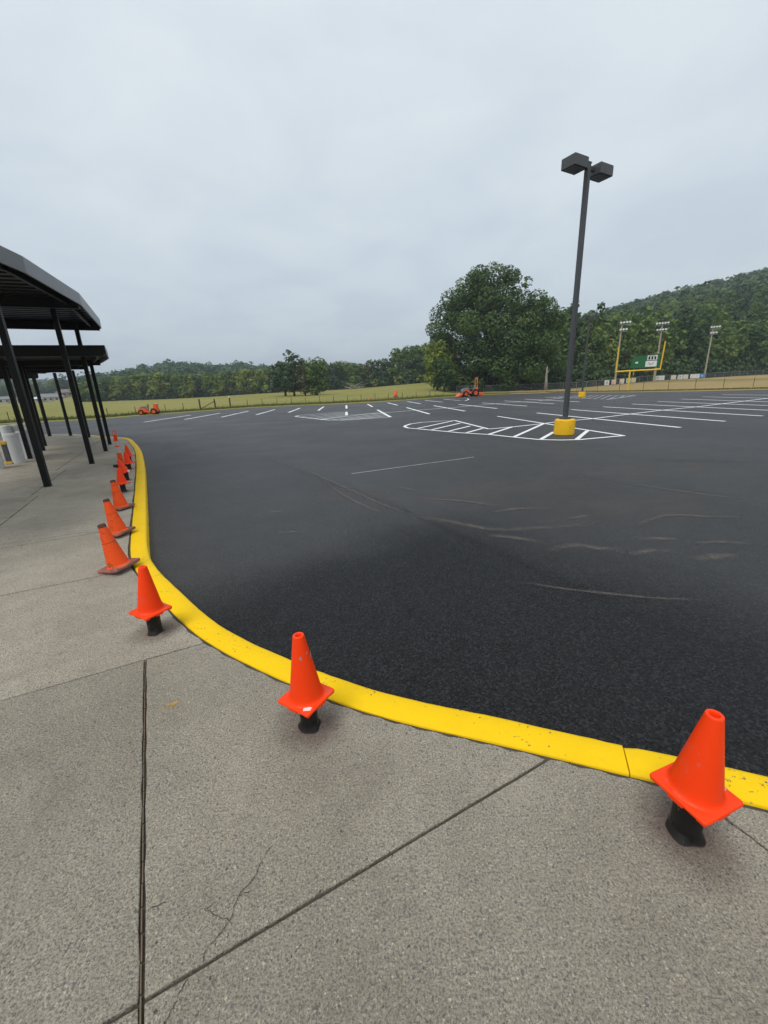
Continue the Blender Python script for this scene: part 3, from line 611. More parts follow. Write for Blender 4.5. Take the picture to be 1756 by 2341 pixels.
for k in range(13):                                     # hatching of the far island
    d = min(ds) + (max(ds) - min(ds)) * (k + .5) / 13; X = []
    for p0, p1 in zip(ISL, ISL[1:] + ISL[:1]):
        f0, f1 = p0.dot(hn) - d, p1.dot(hn) - d
        if f0 * f1 < 0: X.append(p0.lerp(p1, f0 / (f0 - f1)))
    X.sort(key=lambda q: q.dot(hd_))
    if len(X) >= 2: strip('hatch_line', [tuple(X[0]), tuple(X[-1])], .15, FAINT, ZP + .006, lot)
for pts, wd, kd in STREAK:
    if kd == 'd' and wd >= .2: continue
    strip('dust_streak' if kd == 'd' else 'dark_seam', pts, wd * (1.25 if kd == 'd' else .8), DUST if kd == 'd' else SEAM, ZP + (.004 if kd == 'd' else .002) + random.random() * .0015, lot, uv=True)
DUSTY = blob_mat('settled_dust', (0.16, 0.145, 0.125), .38, 1.6, .35, .7)
for (x, y), rx, ry, an in (((2.2, 6.6), 2.6, 1.0, .2), ((3.6, 5.4), 2.2, .8, .1), ((-.6, 6.6), 1.0, .5, .3), ((5.4, 7.6), 2.4, .9, .2)):
    blob('dust_patch', x, y, rx, ry, an, DUSTY, ZP + .0012, lot)
for k in range(14):                                     # small crumbs of dry mud
    a = random.uniform(-.3, .75); r = random.uniform(5, 22); x, y = pol(a, r); d = random.uniform(.1, .6); an = random.uniform(-.5, .6)
    strip('dust_streak', [(x, y), (x + d * cos(an) * .5, y + d * sin(an) * .5), (x + d * cos(an), y + d * sin(an))], random.uniform(.05, .14), DUST, ZP + .0062, lot, uv=True)

# ---------------------------------------------------------------- kerb
for _ in range(3):                                      # even out the survey, keeping the bend at the worn cones
    CURB_IN = [CURB_IN[0]] + [q if i + 1 in (17, 18, 24, 25) else (q[0] * .5 + (a[0] + b[0]) * .25, q[1] * .5 + (a[1] + b[1]) * .25) for i, (a, q, b) in enumerate(zip(CURB_IN, CURB_IN[1:], CURB_IN[2:]))] + [CURB_IN[-1]]
KIN = dense([(5.2, -.35), (3.8, .22), (2.4, .77)] + CURB_IN + [(-19.5, 20.0), (-26, 19.0)], 5)
def arclen(P):
    s = [0]
    for a, b in zip(P, P[1:]): s.append(s[-1] + hypot(b[0] - a[0], b[1] - a[1]))
    return s
KS = arclen(KIN)
def k_at(s):
    i = min(max(int(np.searchsorted(KS, s)) - 1, 0), len(KIN) - 2); f = (s - KS[i]) / max(1e-9, KS[i + 1] - KS[i])
    a, b = KIN[i], KIN[i + 1]; t_ = Vector((b[0] - a[0], b[1] - a[1])).normalized()
    return Vector((a[0] + (b[0] - a[0]) * f, a[1] + (b[1] - a[1]) * f)), Vector((t_.y, -t_.x))
def s_near(q): return KS[min(range(len(KIN)), key=lambda i: hypot(KIN[i][0] - q[0], KIN[i][1] - q[1]))]
kerb = tag(link('kerb', None), kind='structure')
sj = [0, s_near(ISEAM), s_near(CURB_IN[21]), s_near(CURB_IN[25]), s_near(CURB_IN[26]), KS[-1]]
cuts = []
for a, b in zip(sj, sj[1:]):
    n = max(1, round((b - a) / 3.4)); cuts += [a + (b - a) * k / n for k in range(n)]
cuts.append(KS[-1])
PROF = [(0, -.30), (0.0, -.006), (.007, 0), (.10, .002), (.143, .0005), (.159, -.006), (.167, -.02), (.174, ZA - .06)]
for ci, (a, b) in enumerate(zip(cuts, cuts[1:])):
    n = max(2, int((b - a) / .06)); V = []; F = []; np_ = len(PROF); off = random.uniform(-.003, .003)
    for i in range(n + 1):
        s_ = a + .0025 + (b - a - .005) * i / n; q, nr = k_at(s_)
        wv = .0012 * sin(s_ * 5.1) + .001 * sin(s_ * 13.7 + 1) + random.uniform(-.0012, .0012)
        chipo = 0
        if abs(b - sj[1]) < .01: chipo = -.018 * max(0, 1 - (b - s_) / .05) 
        for j, (o_, z_) in enumerate(PROF):
            oo = o_ + off + (wv if j >= 4 else wv * .4 if j < 3 else 0) + (chipo if j >= 4 else 0)
            V.append((q.x + nr.x * oo, q.y + nr.y * oo, z_ + (random.uniform(-.0012, .0012) if 1 < j < 6 else 0)))
    for i in range(n):
        for j in range(np_ - 1): F.append((i * np_ + j, i * np_ + j + 1, (i + 1) * np_ + j + 1, (i + 1) * np_ + j))
    F += [tuple(range(np_))[::-1], tuple(n * np_ + j for j in range(np_))]
    mb = MB(); mb.add(V, [f[::-1] for f in F])
    mb.build('kerb_section', BAREKERB if a >= sj[4] - .1 else YKERB, kerb, smooth=radians(50))

# ---------------------------------------------------------------- sidewalk of separate slabs over dark joints
EDGE = []
for i in range(0, len(KIN)):
    q, nr = k_at(KS[i] + 1e-6 if i == 0 else KS[i] - 1e-6); EDGE.append((q.x - nr.x * (.020 + .006 * sin(i * 1.7)), q.y - nr.y * (.020 + .006 * sin(i * 1.7))))
WALK = EDGE + [(-34, 12), (-34, -14), (5.2, -14)]
m = MB(); m.prism([(x, y) for x, y in [k_at(s)[0][:] if False else tuple(k_at(s)[0]) for s in np.linspace(0, KS[-1], 260)]] + [(-34, 12), (-34, -14), (5.2, -14)], -.35, -.013)
walk = tag(m.build('sidewalk', FILL), kind='structure')
UD = Vector((.894, .447)); VD = Vector((-.447, .894)); UD.normalize(); VD.normalize()
def clip(poly, n, d):                                   # keep n.p <= d
    out_ = []
    for i in range(len(poly)):
        a, b = poly[i], poly[(i + 1) % len(poly)]; fa = n[0] * a[0] + n[1] * a[1] - d; fb = n[0] * b[0] + n[1] * b[1] - d
        if fa <= 0: out_.append(a)
        if (fa < 0 < fb) or (fb < 0 < fa):
            t_ = fa / (fa - fb); out_.append((a[0] + (b[0] - a[0]) * t_, a[1] + (b[1] - a[1]) * t_))
    return out_
WUV = [(x * UD.x + y * UD.y, x * VD.x + y * VD.y) for x, y in WALK]
VL = [-8.5, -5.4, -2.3, .935, 2.675, 4.35, 5.90, 7.50, 8.98, 10.5, 12.03, 13.6, 15.2, 16.8, 18.4, 20.0, 21.6, 23.5, 26, 29]
for r in range(len(VL) - 1):
    jg = .0055 if VL[r] < 3 else .0085; v0, v1 = VL[r] + jg, VL[r + 1] - jg
    if v1 < 1.0: us = [-30, -8.5, -5.2, -2.6, -.372, 1.60, 6.5]
    elif v1 < 2.8: us = [-30, -8.5, -5.2, -.372, 7]
    elif v1 < 4.5: us = [-30, -5.4, 8]
    else:
        uj = -2.3 if v1 < 9.2 else -2.42 if v1 < 12.2 else -2.62
        us = [-34, -9, -5.6, uj, 12]
    for u0, u1 in zip(us, us[1:]):
        g0 = .0075 if abs(u0 + .372) < .01 else .005; g1 = .0075 if abs(u1 + .372) < .01 else (.005 if v1 < 3 else .010); g0 = max(g0, .010 if v1 > 3 else 0)
        P = WUV
        for n_, d in (((-1, 0), -(u0 + g0)) if abs(u0 + .372) > .01 else ((-1, -.0324), .3147 - g0), ((1, 0), u1 - g1) if abs(u1 + .372) > .01 else ((1, .0324), -.3147 - g1), ((0, -1), -v0), ((0, 1), v1)):
            P = clip(P, n_, d)
            if len(P) < 3: break
        if len(P) < 3: continue
        Q = []
        for q in P:
            if not Q or hypot(q[0] - Q[-1][0], q[1] - Q[-1][1]) > .004: Q.append(q)
        if len(Q) < 3: continue
        ar = abs(sum(Q[i][0] * Q[(i + 1) % len(Q)][1] - Q[(i + 1) % len(Q)][0] * Q[i][1] for i in range(len(Q)))) / 2
        if ar < .01: continue
        W = [(UD.x * a + VD.x * b, UD.y * a + VD.y * b) for a, b in Q]
        # break long straight edges so the joints run slightly uneven
        W2 = []
        for i in range(len(W)):
            a, b = W[i], W[(i + 1) % len(W)]; dl = hypot(b[0] - a[0], b[1] - a[1]); W2.append(a)
            if dl > .12 and hypot(*a) < 14:
                k_ = int(min(40, dl / .09))
                for j in range(1, k_): 
                    f = j / k_; e = random.uniform(-.0022, .0022); W2.append((a[0] + (b[0] - a[0]) * f + e, a[1] + (b[1] - a[1]) * f + e))
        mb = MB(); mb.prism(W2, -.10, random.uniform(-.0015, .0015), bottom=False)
        sl = mb.build('slab', CONC, walk, bevel=.004); tn = (1.05 if v1 < 2.8 else 1.18 if v1 < 6 else 1.30) * random.uniform(.94, 1.06); sl.color = (tn, tn * .995, tn * .98, 1)  # random slab tone, plus open-sky brightness painted into the farther rows
m = MB()                                                # strip of old fibre board standing in the wide joint
a = UD * (-.3160 - .0324 * 2.66) + VD * 2.66; b = UD * (-.3160 + .0324 * 2.0) + VD * -2.0
for k in range(60):
    f0 = k / 60; f1 = (k + .93) / 60; p0 = a.lerp(b, f0); p1 = a.lerp(b, f1); c_ = (p0 + p1) / 2
    m.box((c_.x + random.uniform(-.001, .001), c_.y, -.0085 + random.uniform(-.002, .001)), ((p1 - p0).length,   .004, .012), atan2(b.y - a.y, b.x - a.x))
m.build('joint_strip', plain('fibre_joint_board', (0.16, 0.12, 0.085), .95, .1, .4, 30, obj=False), walk)
for ck in CRACKS:
    pts = []
    for i in range(len(ck) - 1):
        for j in range(4):
            f = j / 4; a, b = ck[i], ck[i + 1]; e = .004 * (1 if i < 30 else 0) * max(.6, hypot(*a) * .5)
            pts.append((a[0] + (b[0] - a[0]) * f + random.uniform(-e, e), a[1] + (b[1] - a[1]) * f + random.uniform(-e, e)))
    pts.append(ck[-1]); n = len(pts); L_, R_ = strip_pts(pts, 1.0); V = []; F = []
    for i in range(n):
        q = Vector(pts[i]); hw = random.uniform(.0003, .0014) * max(1, hypot(*pts[i]) * .45); d = (L_[i] - R_[i]).normalized()
        V += [(*(q + d * hw), .0035), (*(q - d * hw), .0035)]
    for i in range(n - 1): F.append((2 * i, 2 * i + 1, 2 * i + 3, 2 * i + 2))
    MB().add(V, F).build('crack', CRACK, walk)
# ================================================================== CONES ALONG THE KERB
def rsquare(side, rad, n=5):
    h_ = side / 2; P = []
    for cx_, cy_, a0 in ((h_ - rad, h_ - rad, 0), (-h_ + rad, h_ - rad, pi / 2), (-h_ + rad, -h_ + rad, pi), (h_ - rad, -h_ + rad, 1.5 * pi)):
        for k in range(n + 1): P.append((cx_ + rad * cos(a0 + k * pi / 2 / n), cy_ + rad * sin(a0 + k * pi / 2 / n)))
    return P
def cone_body(h_, r0, r1, t_):
    return [(r1 + .014, t_ - .001), (r1 + .006, t_ + .003), (r1 + .001, t_ + .012), (r1 - .002, t_ + .028), (r0 + .001, h_ - .007), (r0, h_ - .002), (r0 - .003, h_), (r0 - .009, h_), (r0 - .011, h_ - .003), (r0 - .0115, h_ - .03), (r1 - .010, t_ + .02), (r1 - .006, .001)]
def make_cone(loc, h_, side, r0, r1, yaw, body_m, base_m, lean, label, group, big=False):
    # lean = (angle, bearing the tip falls towards)
    root = empty('traffic_cone', loc, 0, label, 'traffic cone', group)
    q = Matrix.Rotation(lean[0], 3, Vector((-sin(lean[1]), cos(lean[1]), 0))) @ Matrix.Rotation(yaw, 3, 'Z')
    root.rotation_euler = q.to_euler()
    t_ = .030 if big else .017
    b = MB().lathe(cone_body(h_, r0, r1, t_), 40).build('body', body_m, root, smooth=radians(60))
    P = rsquare(side, .024 if big else .013); n = len(P); mb = MB(); ins = lambda k: [(x * k, y * k) for x, y in P]
    rings = [(.93, -.001 if big else .006), (1.0, .006), (1.0, t_ - .006), (.985, t_ - .0015), (.965, t_)]
    V = []; F = []
    for k, z_ in rings: V += [(x, y, z_) for x, y in ins(k)]
    for i in range(len(rings) - 1):
        for j in range(n): F.append((i * n + j, i * n + (j + 1) % n, (i + 1) * n + (j + 1) % n, (i + 1) * n + j))
    F += [tuple(range(n))[::-1], tuple((len(rings) - 1) * n + j for j in range(n))]
    mb.add(V, F)
    base = mb.build('base', base_m, root, smooth=radians(40))
    if not big:
        for sx in (-1, 1):
            for sy in (-1, 1): MB().box((sx * side * .405, sy * side * .405, .002), (side * .13, side * .13, .012), 0).build('foot', base_m, base)
        for k in range(4):
            a = k * pi / 2; MB().box((cos(a) * side * .44, sin(a) * side * .44, .002), (.022, .05, .012), a).build('foot', base_m, base)
    return root
DRIP = plain('grey_drip', (.09, .08, .07), .5, .4, .3, 30)
def stub(x, y, top, r, tilt, label):
    root = empty('pipe_stub', (x, y, 0), random.random() * 6, label, 'pipe stub', 'cut-off pipe stubs under the small cones')
    MB().lathe([(r, -.05), (r * 1.01, .01), (r, .03), (r * .99, top), (r * .84, top), (r * .83, top - .1)], 28).build('pipe', PIPE, root, smooth=radians(50))
    V = []; F = []; n = 26; mb = MB()
    for j, (k, z_) in enumerate([(1.0, .030), (1.10, .014), (1.24, .004), (1.34, -.004)]):
        for i in range(n):
            a = 2 * pi * i / n; w_ = 1 + (.07 * sin(a * 3 + x * 7) + .05 * sin(a * 5 + y)) * (j > 0); V.append((r * k * w_ * cos(a), r * k * w_ * sin(a), z_))
    for j in range(3):
        for i in range(n): F.append((j * n + i, (j + 1) * n + i, (j + 1) * n + (i + 1) % n, j * n + (i + 1) % n))
    mb.add(V, F); mb.build('tar_collar', PIPE, root, smooth=True)
    for k in range(1):
        a = random.random() * 6.28; MB().tube([(cos(a) * r * 1.0, sin(a) * r * 1.0, top), (cos(a) * r * 1.02, sin(a) * r * 1.02, top * .5), (cos(a + .05) * r * 1.03, sin(a + .05) * r * 1.03, .02)], .0025, 5).build('drip', DRIP, root)
    blob('stub_halo', x, y, r * 5.2, r * 4.2, random.random() * 3, HALO, .0028, walk)
    return root
GS = 'small bright orange cones set over pipe stubs'
SM = [  # x, y, stub height, cone height, yaw deg, lean deg, lean bearing deg, cone label, stub label
 (1.052, 1.066, .195, .335, 20, 1, 0, 'bright orange cone nearest the camera at the right edge, sticker on its base', 'black pipe stub under the nearest cone at the right edge'),
 (-.412, 1.628, .170, .352, 57, 1, 180, 'bright orange cone with pale scuffs and a white smear on its base corner', 'black pipe stub under the scuffed cone with the white smear'),
 (-1.654, 2.528, .165, .338, 62, 2, 20, 'clean bright orange cone in front of the worn cones, where the yellow kerb bends', 'tilted-looking black pipe stub under the clean cone at the kerb bend'),
 (-4.578, 7.03, .148, .278, 72, 1, 0, 'small bright orange cone just beyond the three worn cones', 'black pipe stub under the first small cone beyond the worn cones'),
 (-5.137, 8.068, .150, .272, 75, 17, 190, 'small orange cone tipped sideways with a white sticker on its base', 'black pipe stub under the tipped cone'),
 (-5.836, 9.347, .128, .276, 70, 4, 190, 'small orange cone between the tipped cone and the farthest cone', 'black pipe stub under the second farthest cone'),
 (-6.415, 10.365, .150, .285, 72, 3, 190, 'farthest small orange cone on a stub, beside the banded channelizer', 'black pipe stub under the farthest cone')]
cones_ = []
for i, (x, y, s_, h_, yw, ln_, lb, lab, slab) in enumerate(SM):
    stub(x, y, s_ + .07, .047 if i == 0 else .043, 0, slab)
    cones_.append(make_cone((x, y, s_), h_, .199, .026, .078, radians(yw), CONE_NEW, CONE_NEW, (radians(ln_), radians(lb)), lab, GS))
MB().box((.078, -.030, .0178), (.026, .034, .0012), .1).build('sticker', STICK, cones_[0])
MB().add([(-.088, -.06, .0182), (-.07, -.088, .0182), (-.05, -.082, .0182), (-.058, -.062, .0182), (-.075, -.05, .0182)], [(0, 1, 2, 3, 4)]).build('paint_smear', WSTICK, cones_[1])
c_ = cones_[1]; SCUFF = plain('pale_scuff', (.52, .26, .22), .7, .3, .3, 60)
for a, z_, sx, sz in ((-1.0, .235, .013, .03), (-2.4, .25, .008, .014), (-1.55, .268, .005, .008), (-.75, .215, .010, .018)):
    rr = .078 + (.026 - .078) * (z_ - .02) / (.352 - .02) + .0012; n = 8; V = []
    for k in range(n):
        th = 2 * pi * k / n; da = sx * cos(th) / rr; V.append((rr * cos(a + da), rr * sin(a + da), z_ + sz * sin(th)))
    V.append(((rr + .0006) * cos(a), (rr + .0006) * sin(a), z_)); MB().add(V, [(k, (k + 1) % n, n) for k in range(n)]).build('scuff', SCUFF, c_)
MB().box((.0, -.101, .012), (.05, .003, .035), 0).build('sticker', WSTICK, cones_[4])
BIGS = [(-2.589, 3.652, .447, 70, 9, 185, 'worn dirty orange cone nearest the camera of the three standing on the pavement', .275),
        (-3.228, 4.694, .432, 72, 8, 185, 'worn orange cone in the middle of the three standing on the pavement', .27),
        (-3.922, 5.887, .425, 72, 5, 185, 'worn orange cone with black tip, farthest of the three standing on the pavement', .27)]
for x, y, h_, yw, ln_, lb, lab, sd_ in BIGS:
    r_ = make_cone((x, y, .004 + sd_ * .42 * sin(radians(ln_))), h_, sd_, .031, .093, radians(yw), CONE_OLD, CONE_FOOT, (radians(ln_), radians(lb)), lab, 'worn cones standing on the pavement', True)
    MB().lathe([(.0355, h_ - .028), (.0335, h_ - .006), (.0325, h_ + .001), (.029, h_ + .0025), (.0215, h_ + .0022), (.0195, h_ - .004), (.019, h_ - .03)], 32).build('tip', TIPDIRT, r_, smooth=radians(60))
    MB().lathe([(.0585, h_ * .605), (.0592, h_ * .60), (.0585, h_ * .592)], 32).build('seam', TIPDIRT, r_, smooth=True)
# tall banded channelizer with a carrying loop
rt_ = empty('channelizer', (-6.277, 9.788, 0), .9, 'tall slim orange channelizer with grey bands and a loop handle', 'channelizer')
MB().prism(rsquare(.30, .05), .0, .045).build('base', RUBBER, rt_, bevel=.008)
def rr_(z_): return .060 - .024 * z_ / .78
for z0, z1, mt, nm_ in ((.045, .33, CONE_OLD, 'body'), (.33, .47, REFL, 'reflective_band'), (.47, .50, CONE_NEW, 'body'), (.50, .60, REFL, 'reflective_band'), (.60, .75, CONE_NEW, 'body')):
    MB().lathe([(rr_(z0), z0), (rr_(z1), z1)], 20).build(nm_, mt, rt_, smooth=radians(50))
mb = MB(); mb.tube([(.042 * cos(a), 0, .80 + .048 * sin(a)) for a in np.linspace(-1.3, pi + 1.3, 16)], .008, 8); mb.lathe([(.034, .745), (.030, .765), (.0, .77)], 16); mb.build('handle', CONE_OLD, rt_, smooth=radians(50))
for x, y in YSPOT: blob('paint_spot', x, y, .05, .022, .4, SPOT, .0030, walk)
for k in range(10):
    s_ = random.uniform(6.5, 14); q, nr = k_at(s_); blob('spatter', q.x - nr.x * .12, q.y - nr.y * .12, .09, .06, random.random() * 3, SPILL, .0031, walk)

# loose grit and crumbled leaf caught along the joints and the kerb
rng_g = random.Random(5); V = []; F = []
for k in range(420):
    if k % 3 == 0:
        s_ = rng_g.uniform(3.5, 12); q, nr = k_at(s_); o_ = .02 + rng_g.expovariate(12); x, y = q.x - nr.x * o_, q.y - nr.y * o_
    elif k % 3 == 1:
        u_ = rng_g.uniform(-3, 1.6); v_ = rng_g.choice([.935, 2.675, 4.35]) + rng_g.gauss(0, .03); x, y = UD.x * u_ + VD.x * v_, UD.y * u_ + VD.y * v_
    else: x, y = rng_g.uniform(-2.6, 1.2), rng_g.uniform(.5, 3)
    q, nr = k_at(s_near((x, y)))
    if (x - q.x) * nr.x + (y - q.y) * nr.y > -.015: continue
    a = rng_g.uniform(0, 6.28); l_ = rng_g.uniform(.002, .007); w_ = l_ * rng_g.uniform(.3, .8); b0 = len(V); h_ = l_ * rng_g.uniform(.2, .6)
    for dx_, dy_ in ((-l_, 0), (0, -w_), (l_, 0), (0, w_)): V.append((x + dx_ * cos(a) - dy_ * sin(a), y + dx_ * sin(a) + dy_ * cos(a), .0015))
    V.append((x, y, .0015 + h_)); F += [(b0, b0 + 1, b0 + 4), (b0 + 1, b0 + 2, b0 + 4), (b0 + 2, b0 + 3, b0 + 4), (b0 + 3, b0, b0 + 4)]
gm = MB().add(V, F).build('grit', plain('loose_grit', (.12, .10, .075), .9, .1, .75, 45, obj=False)); tag(gm, 'loose grit and leaf crumbs scattered on the pavement', 'grit', None, 'stuff')
# ================================================================== COVERED WALKWAY
PW = .105
def lerp2(a, b, f): return (a[0] + (b[0] - a[0]) * f, a[1] + (b[1] - a[1]) * f)
def canopy(name, outer, inner, z0, fh, posts, label, nrib, cross):
    root = empty(name, (0, 0, 0), 0, label, 'canopy', 'flat black walkway canopies')
    poly = outer + inner[::-1]
    MB().prism(poly, z0 + fh - .03, z0 + fh - .006).build('roof_deck', DECKM, root)
    rib = MB()
    for i in range(len(outer) - 1):
        L_ = hypot(outer[i + 1][0] - outer[i][0], outer[i + 1][1] - outer[i][1]); n = max(2, int(L_ / nrib))
        for k in range(n):
            f0 = (k + .22) / n; f1 = (k + .72) / n
            q = [lerp2(outer[i], outer[i + 1], f0), lerp2(outer[i], outer[i + 1], f1), lerp2(inner[i], inner[i + 1], f1), lerp2(inner[i], inner[i + 1], f0)]
            rib.prism(q, z0 + fh - .10, z0 + fh - .031, top=False)
    rb = rib.build('deck_ribs', RIBM, root); rb['kind'] = 'stuff'
    def wall(a, b, nm_, zl, zh, th, mt):
        dxx, dyy = b[0] - a[0], b[1] - a[1]; L_ = hypot(dxx, dyy)
        MB().box(((a[0] + b[0]) / 2, (a[1] + b[1]) / 2, (zl + zh) / 2), (L_ + .004, th, zh - zl), atan2(dyy, dxx)).build(nm_, mt, root)
    for i in range(len(outer) - 1):
        wall(outer[i], outer[i + 1], 'fascia', z0 - .0, z0 + fh + .012, .03, FASCIA)
        wall(lerp2(outer[i], inner[i], .07), lerp2(outer[i + 1], inner[i + 1], .07), 'gutter_beam', z0 + .01, z0 + fh - .10, .06, RIBM)
        wall(inner[i], inner[i + 1], 'fascia', z0 - .0, z0 + fh + .012, .03, DECKM)
    for i, (a, b) in enumerate(zip(outer, inner)):
        if i in cross: wall(lerp2(a, b, .012), lerp2(a, b, .988), 'cross_beam', z0 - .07, z0 + fh - .101, .11, BLACKM)
    wall(outer[-1], inner[-1], 'end_fascia', z0 - .02, z0 + fh + .010, .032, BLACKM)
    wall(outer[0], inner[0], 'end_fascia', z0 - .02, z0 + fh + .010, .032, BLACKM)
    for x, y, yaw, zt in posts:
        pb_ = MB().box((x, y, (zt - .0) / 2), (PW, PW, zt), yaw).build('post', BLACKM, root, bevel=.008)
        MB().box((x, y, .006), (PW + .012, PW + .012, .012), yaw).build('post_foot', BLACKM, pb_)
    return root
ang = lambda a, b: atan2(b[1] - a[1], b[0] - a[0])
P_ = POSTS
C1o = [(-4.75, 2.4), (-5.30, 5.2), C1[0], C1[1], C1[2], C1[3]]
nrm1 = [(-1, -.06), (-.99, -.12), (-.975, -.22), (-.95, -.30), (-.92, -.38), (-.883, -.47)]
C1i = [(a[0] + n[0] * 3.5, a[1] + n[1] * 3.5) for a, n in zip(C1o, nrm1)]
ya = [ang(P_[0], P_[1]), ang(P_[1], P_[2]), ang(P_[1], P_[2])]
posts1 = [(*P_[0], ya[0], 3.60), (*P_[1], ya[1], 3.60), (P_[2][0], P_[2][1] - .08, ya[2], 3.62), (-5.95, 4.6, 1.75, 3.6)]
posts1 += [(-8.85, 6.55, ya[0], 3.6), (-10.95, 11.55, ya[2], 3.6)]
canopy('walkway_canopy', C1o, C1i, 3.60, .24, posts1, 'taller black flat-roofed walkway canopy nearest the camera at the left edge', .30, (2, 4, 5))
C2o = [(-7.2, 11.635)] + C2
C2i = [(-10.75, 10.10), (-11.55, 11.75), (-12.45, 13.25), (-13.9, 14.75), (-15.3, 15.9), (-16.6, 16.9)]
posts2 = [(*P_[3], ang(P_[2], P_[3]), 2.70), (*P_[4], ang(P_[3], P_[4]), 2.72), (*P_[5], ang(P_[4], P_[5]), 2.72), (*P_[6], ang(P_[5], P_[6]), 2.72),
          (*P_[7], 2.1, 2.72), (*P_[8], 2.2, 2.72), (*P_[9], 2.1, 2.72), (*P_[10], 2.4, 2.72)]
canopy('walkway_canopy', C2o, C2i, 2.72, .19, posts2, 'lower black walkway canopy curving away behind the taller one', .30, (0, 2, 3, 4))
C3o = [(-15.2, 19.35), (-17.5, 20.0), (-20.5, 20.0)]; C3i = [(-17.0, 16.7), (-18.0, 16.7), (-20.5, 16.7)]
canopy('walkway_canopy', C3o, C3i, 2.60, .19, [(-18.2, 19.2, 0, 2.6), (-18.6, 17.3, 0, 2.6)], 'far end section of the walkway canopy, mostly hidden behind the posts', .2, (0, 1))

# ---------------------------------------------------------------- white bollards under the canopy
lab_b = ['white bollard at the left edge of the photo, in front', 'white bollard beside the grey post with yellow cap', 'white bollard partly hidden behind a black canopy post',
         'white bollard in the back row at the left edge', 'white bollard in the back row, in the middle', 'white bollard in the back row, beside the black post']
spots_b = [(-9.633, 10.171), (-9.849, 11.074), (-10.25, 11.95)] + BOLL2
for (x, y), lb in zip(spots_b, lab_b):
    r_ = empty('white_bollard', (x, y, 0), 0, lb, 'bollard', 'thick white bollards')
    MB().lathe([(.150, 0), (.152, .02), (.158, .70), (.158, .715)], 28).build('shaft', WBOLL, r_, smooth=radians(40))
    MB().lathe([(.160, .715), (.166, .72), (.166, .775), (.158, .79), (.0, .80)], 28).build('cap', WBOLL, r_, smooth=radians(40))
for (q, h_), lb in zip(GPOST, ['slate grey post with yellow cap and foot between the front white bollards', 'thin dark post with yellow cap beside a black canopy post']):
    r_ = empty('grey_post', (q[0], q[1], 0), .5, lb, 'post', 'grey posts with yellow caps')
    wd = .10 if 'slate' in lb else .05
    MB().box((0, 0, h_ / 2), (wd, wd, h_ - .1)).build('shaft', GREYP, r_)
    MB().box((0, 0, h_ - .05), (wd + .03, wd + .03, .09)).build('cap', YCAP, r_, bevel=.012)
    MB().box((0, 0, .035), (wd + .05, wd + .05, .07)).build('foot', YCAP, r_, bevel=.012)

# ================================================================== LAMP POSTS IN THE LOT
def lamp(loc, yaw, H, label):
    r_ = empty('parking_lot_lamp', (loc[0], loc[1], ZA), yaw, label, 'lamp post', 'twin-headed lamp posts on yellow bases')
    mb = MB(); mb.lathe([(.315, -.05), (.318, .05), (.316, .40), (.309, .455), (.285, .475), (.0, .478)], 24); b_ = mb.build('concrete_base', YBASE, r_, smooth=radians(40))
    MB().box((0, 0, .515), (.27, .27, .08), 0, .92).build('base_cover', BRONZE, r_, bevel=.01)
    MB().box((0, 0, (H + .5) / 2), (.125, .125, H - .5)).build('pole', BRONZE, r_, bevel=.012)
    MB().box((0, 0, H + .006), (.14, .14, .03)).build('pole_cap', BRONZE, r_)
    MB().box((.08, 0, .95), (.012, .09, .16)).build('hand_hole_cover', BRONZE, r_)
    for s_ in (-1, 1):
        MB().box((s_ * .165, 0, H - .10), (.20, .075, .10)).build('arm', BRONZE, r_, bevel=.008)
        hd = MB().box((s_ * .545, 0, H - .11), (.56, .43, .26)).build('lamp_head', BRONZE, r_, bevel=.012)
        MB().box((s_ * .545, 0, H - .242), (.50, .37, .012)).build('lens', LENS, hd)
    return r_
lamp((6.007, 13.455), radians(29), 7.36, 'tall dark lamp post with two box heads on the nearer yellow base')
lamp((19.406, 40.317), radians(108), 7.05, 'distant twin-headed lamp post on a small yellow base before the trees')

# ================================================================== MACHINES AND SMALL THINGS AT THE LOT'S EDGE
def wheel(parent, x, y, z, R_, w_):
    b = MB(); prof = [(R_ * .62, -w_ / 2), (R_ * .93, -w_ / 2), (R_, -w_ * .3), (R_, w_ * .3), (R_ * .93, w_ / 2), (R_ * .62, w_ / 2)]
    b.lathe(prof, 24, closed=True); b.v = [(x + p_[0], y + p_[2], z + p_[1]) for p_ in b.v]
    tyre = b.build('wheel', RUBBER, parent, smooth=radians(40))
    k = MB().lathe([(.0, -w_ * .35), (R_ * .63, -w_ * .35), (R_ * .63, w_ * .35), (.0, w_ * .35)], 18); k.v = [(x + p_[0], y + p_[2], z + p_[1]) for p_ in k.v]
    k.build('rim', MORANGE, tyre, smooth=radians(40))
def sideprism(mb, prof, y0, y1):
    n = len(prof); V = [(x, y0, z) for x, z in prof] + [(x, y1, z) for x, z in prof]
    mb.add(V, [tuple(range(n)), tuple(range(n, 2 * n))[::-1]] + [(i, n + i, n + (i + 1) % n, (i + 1) % n) for i in range(n)])
    return mb
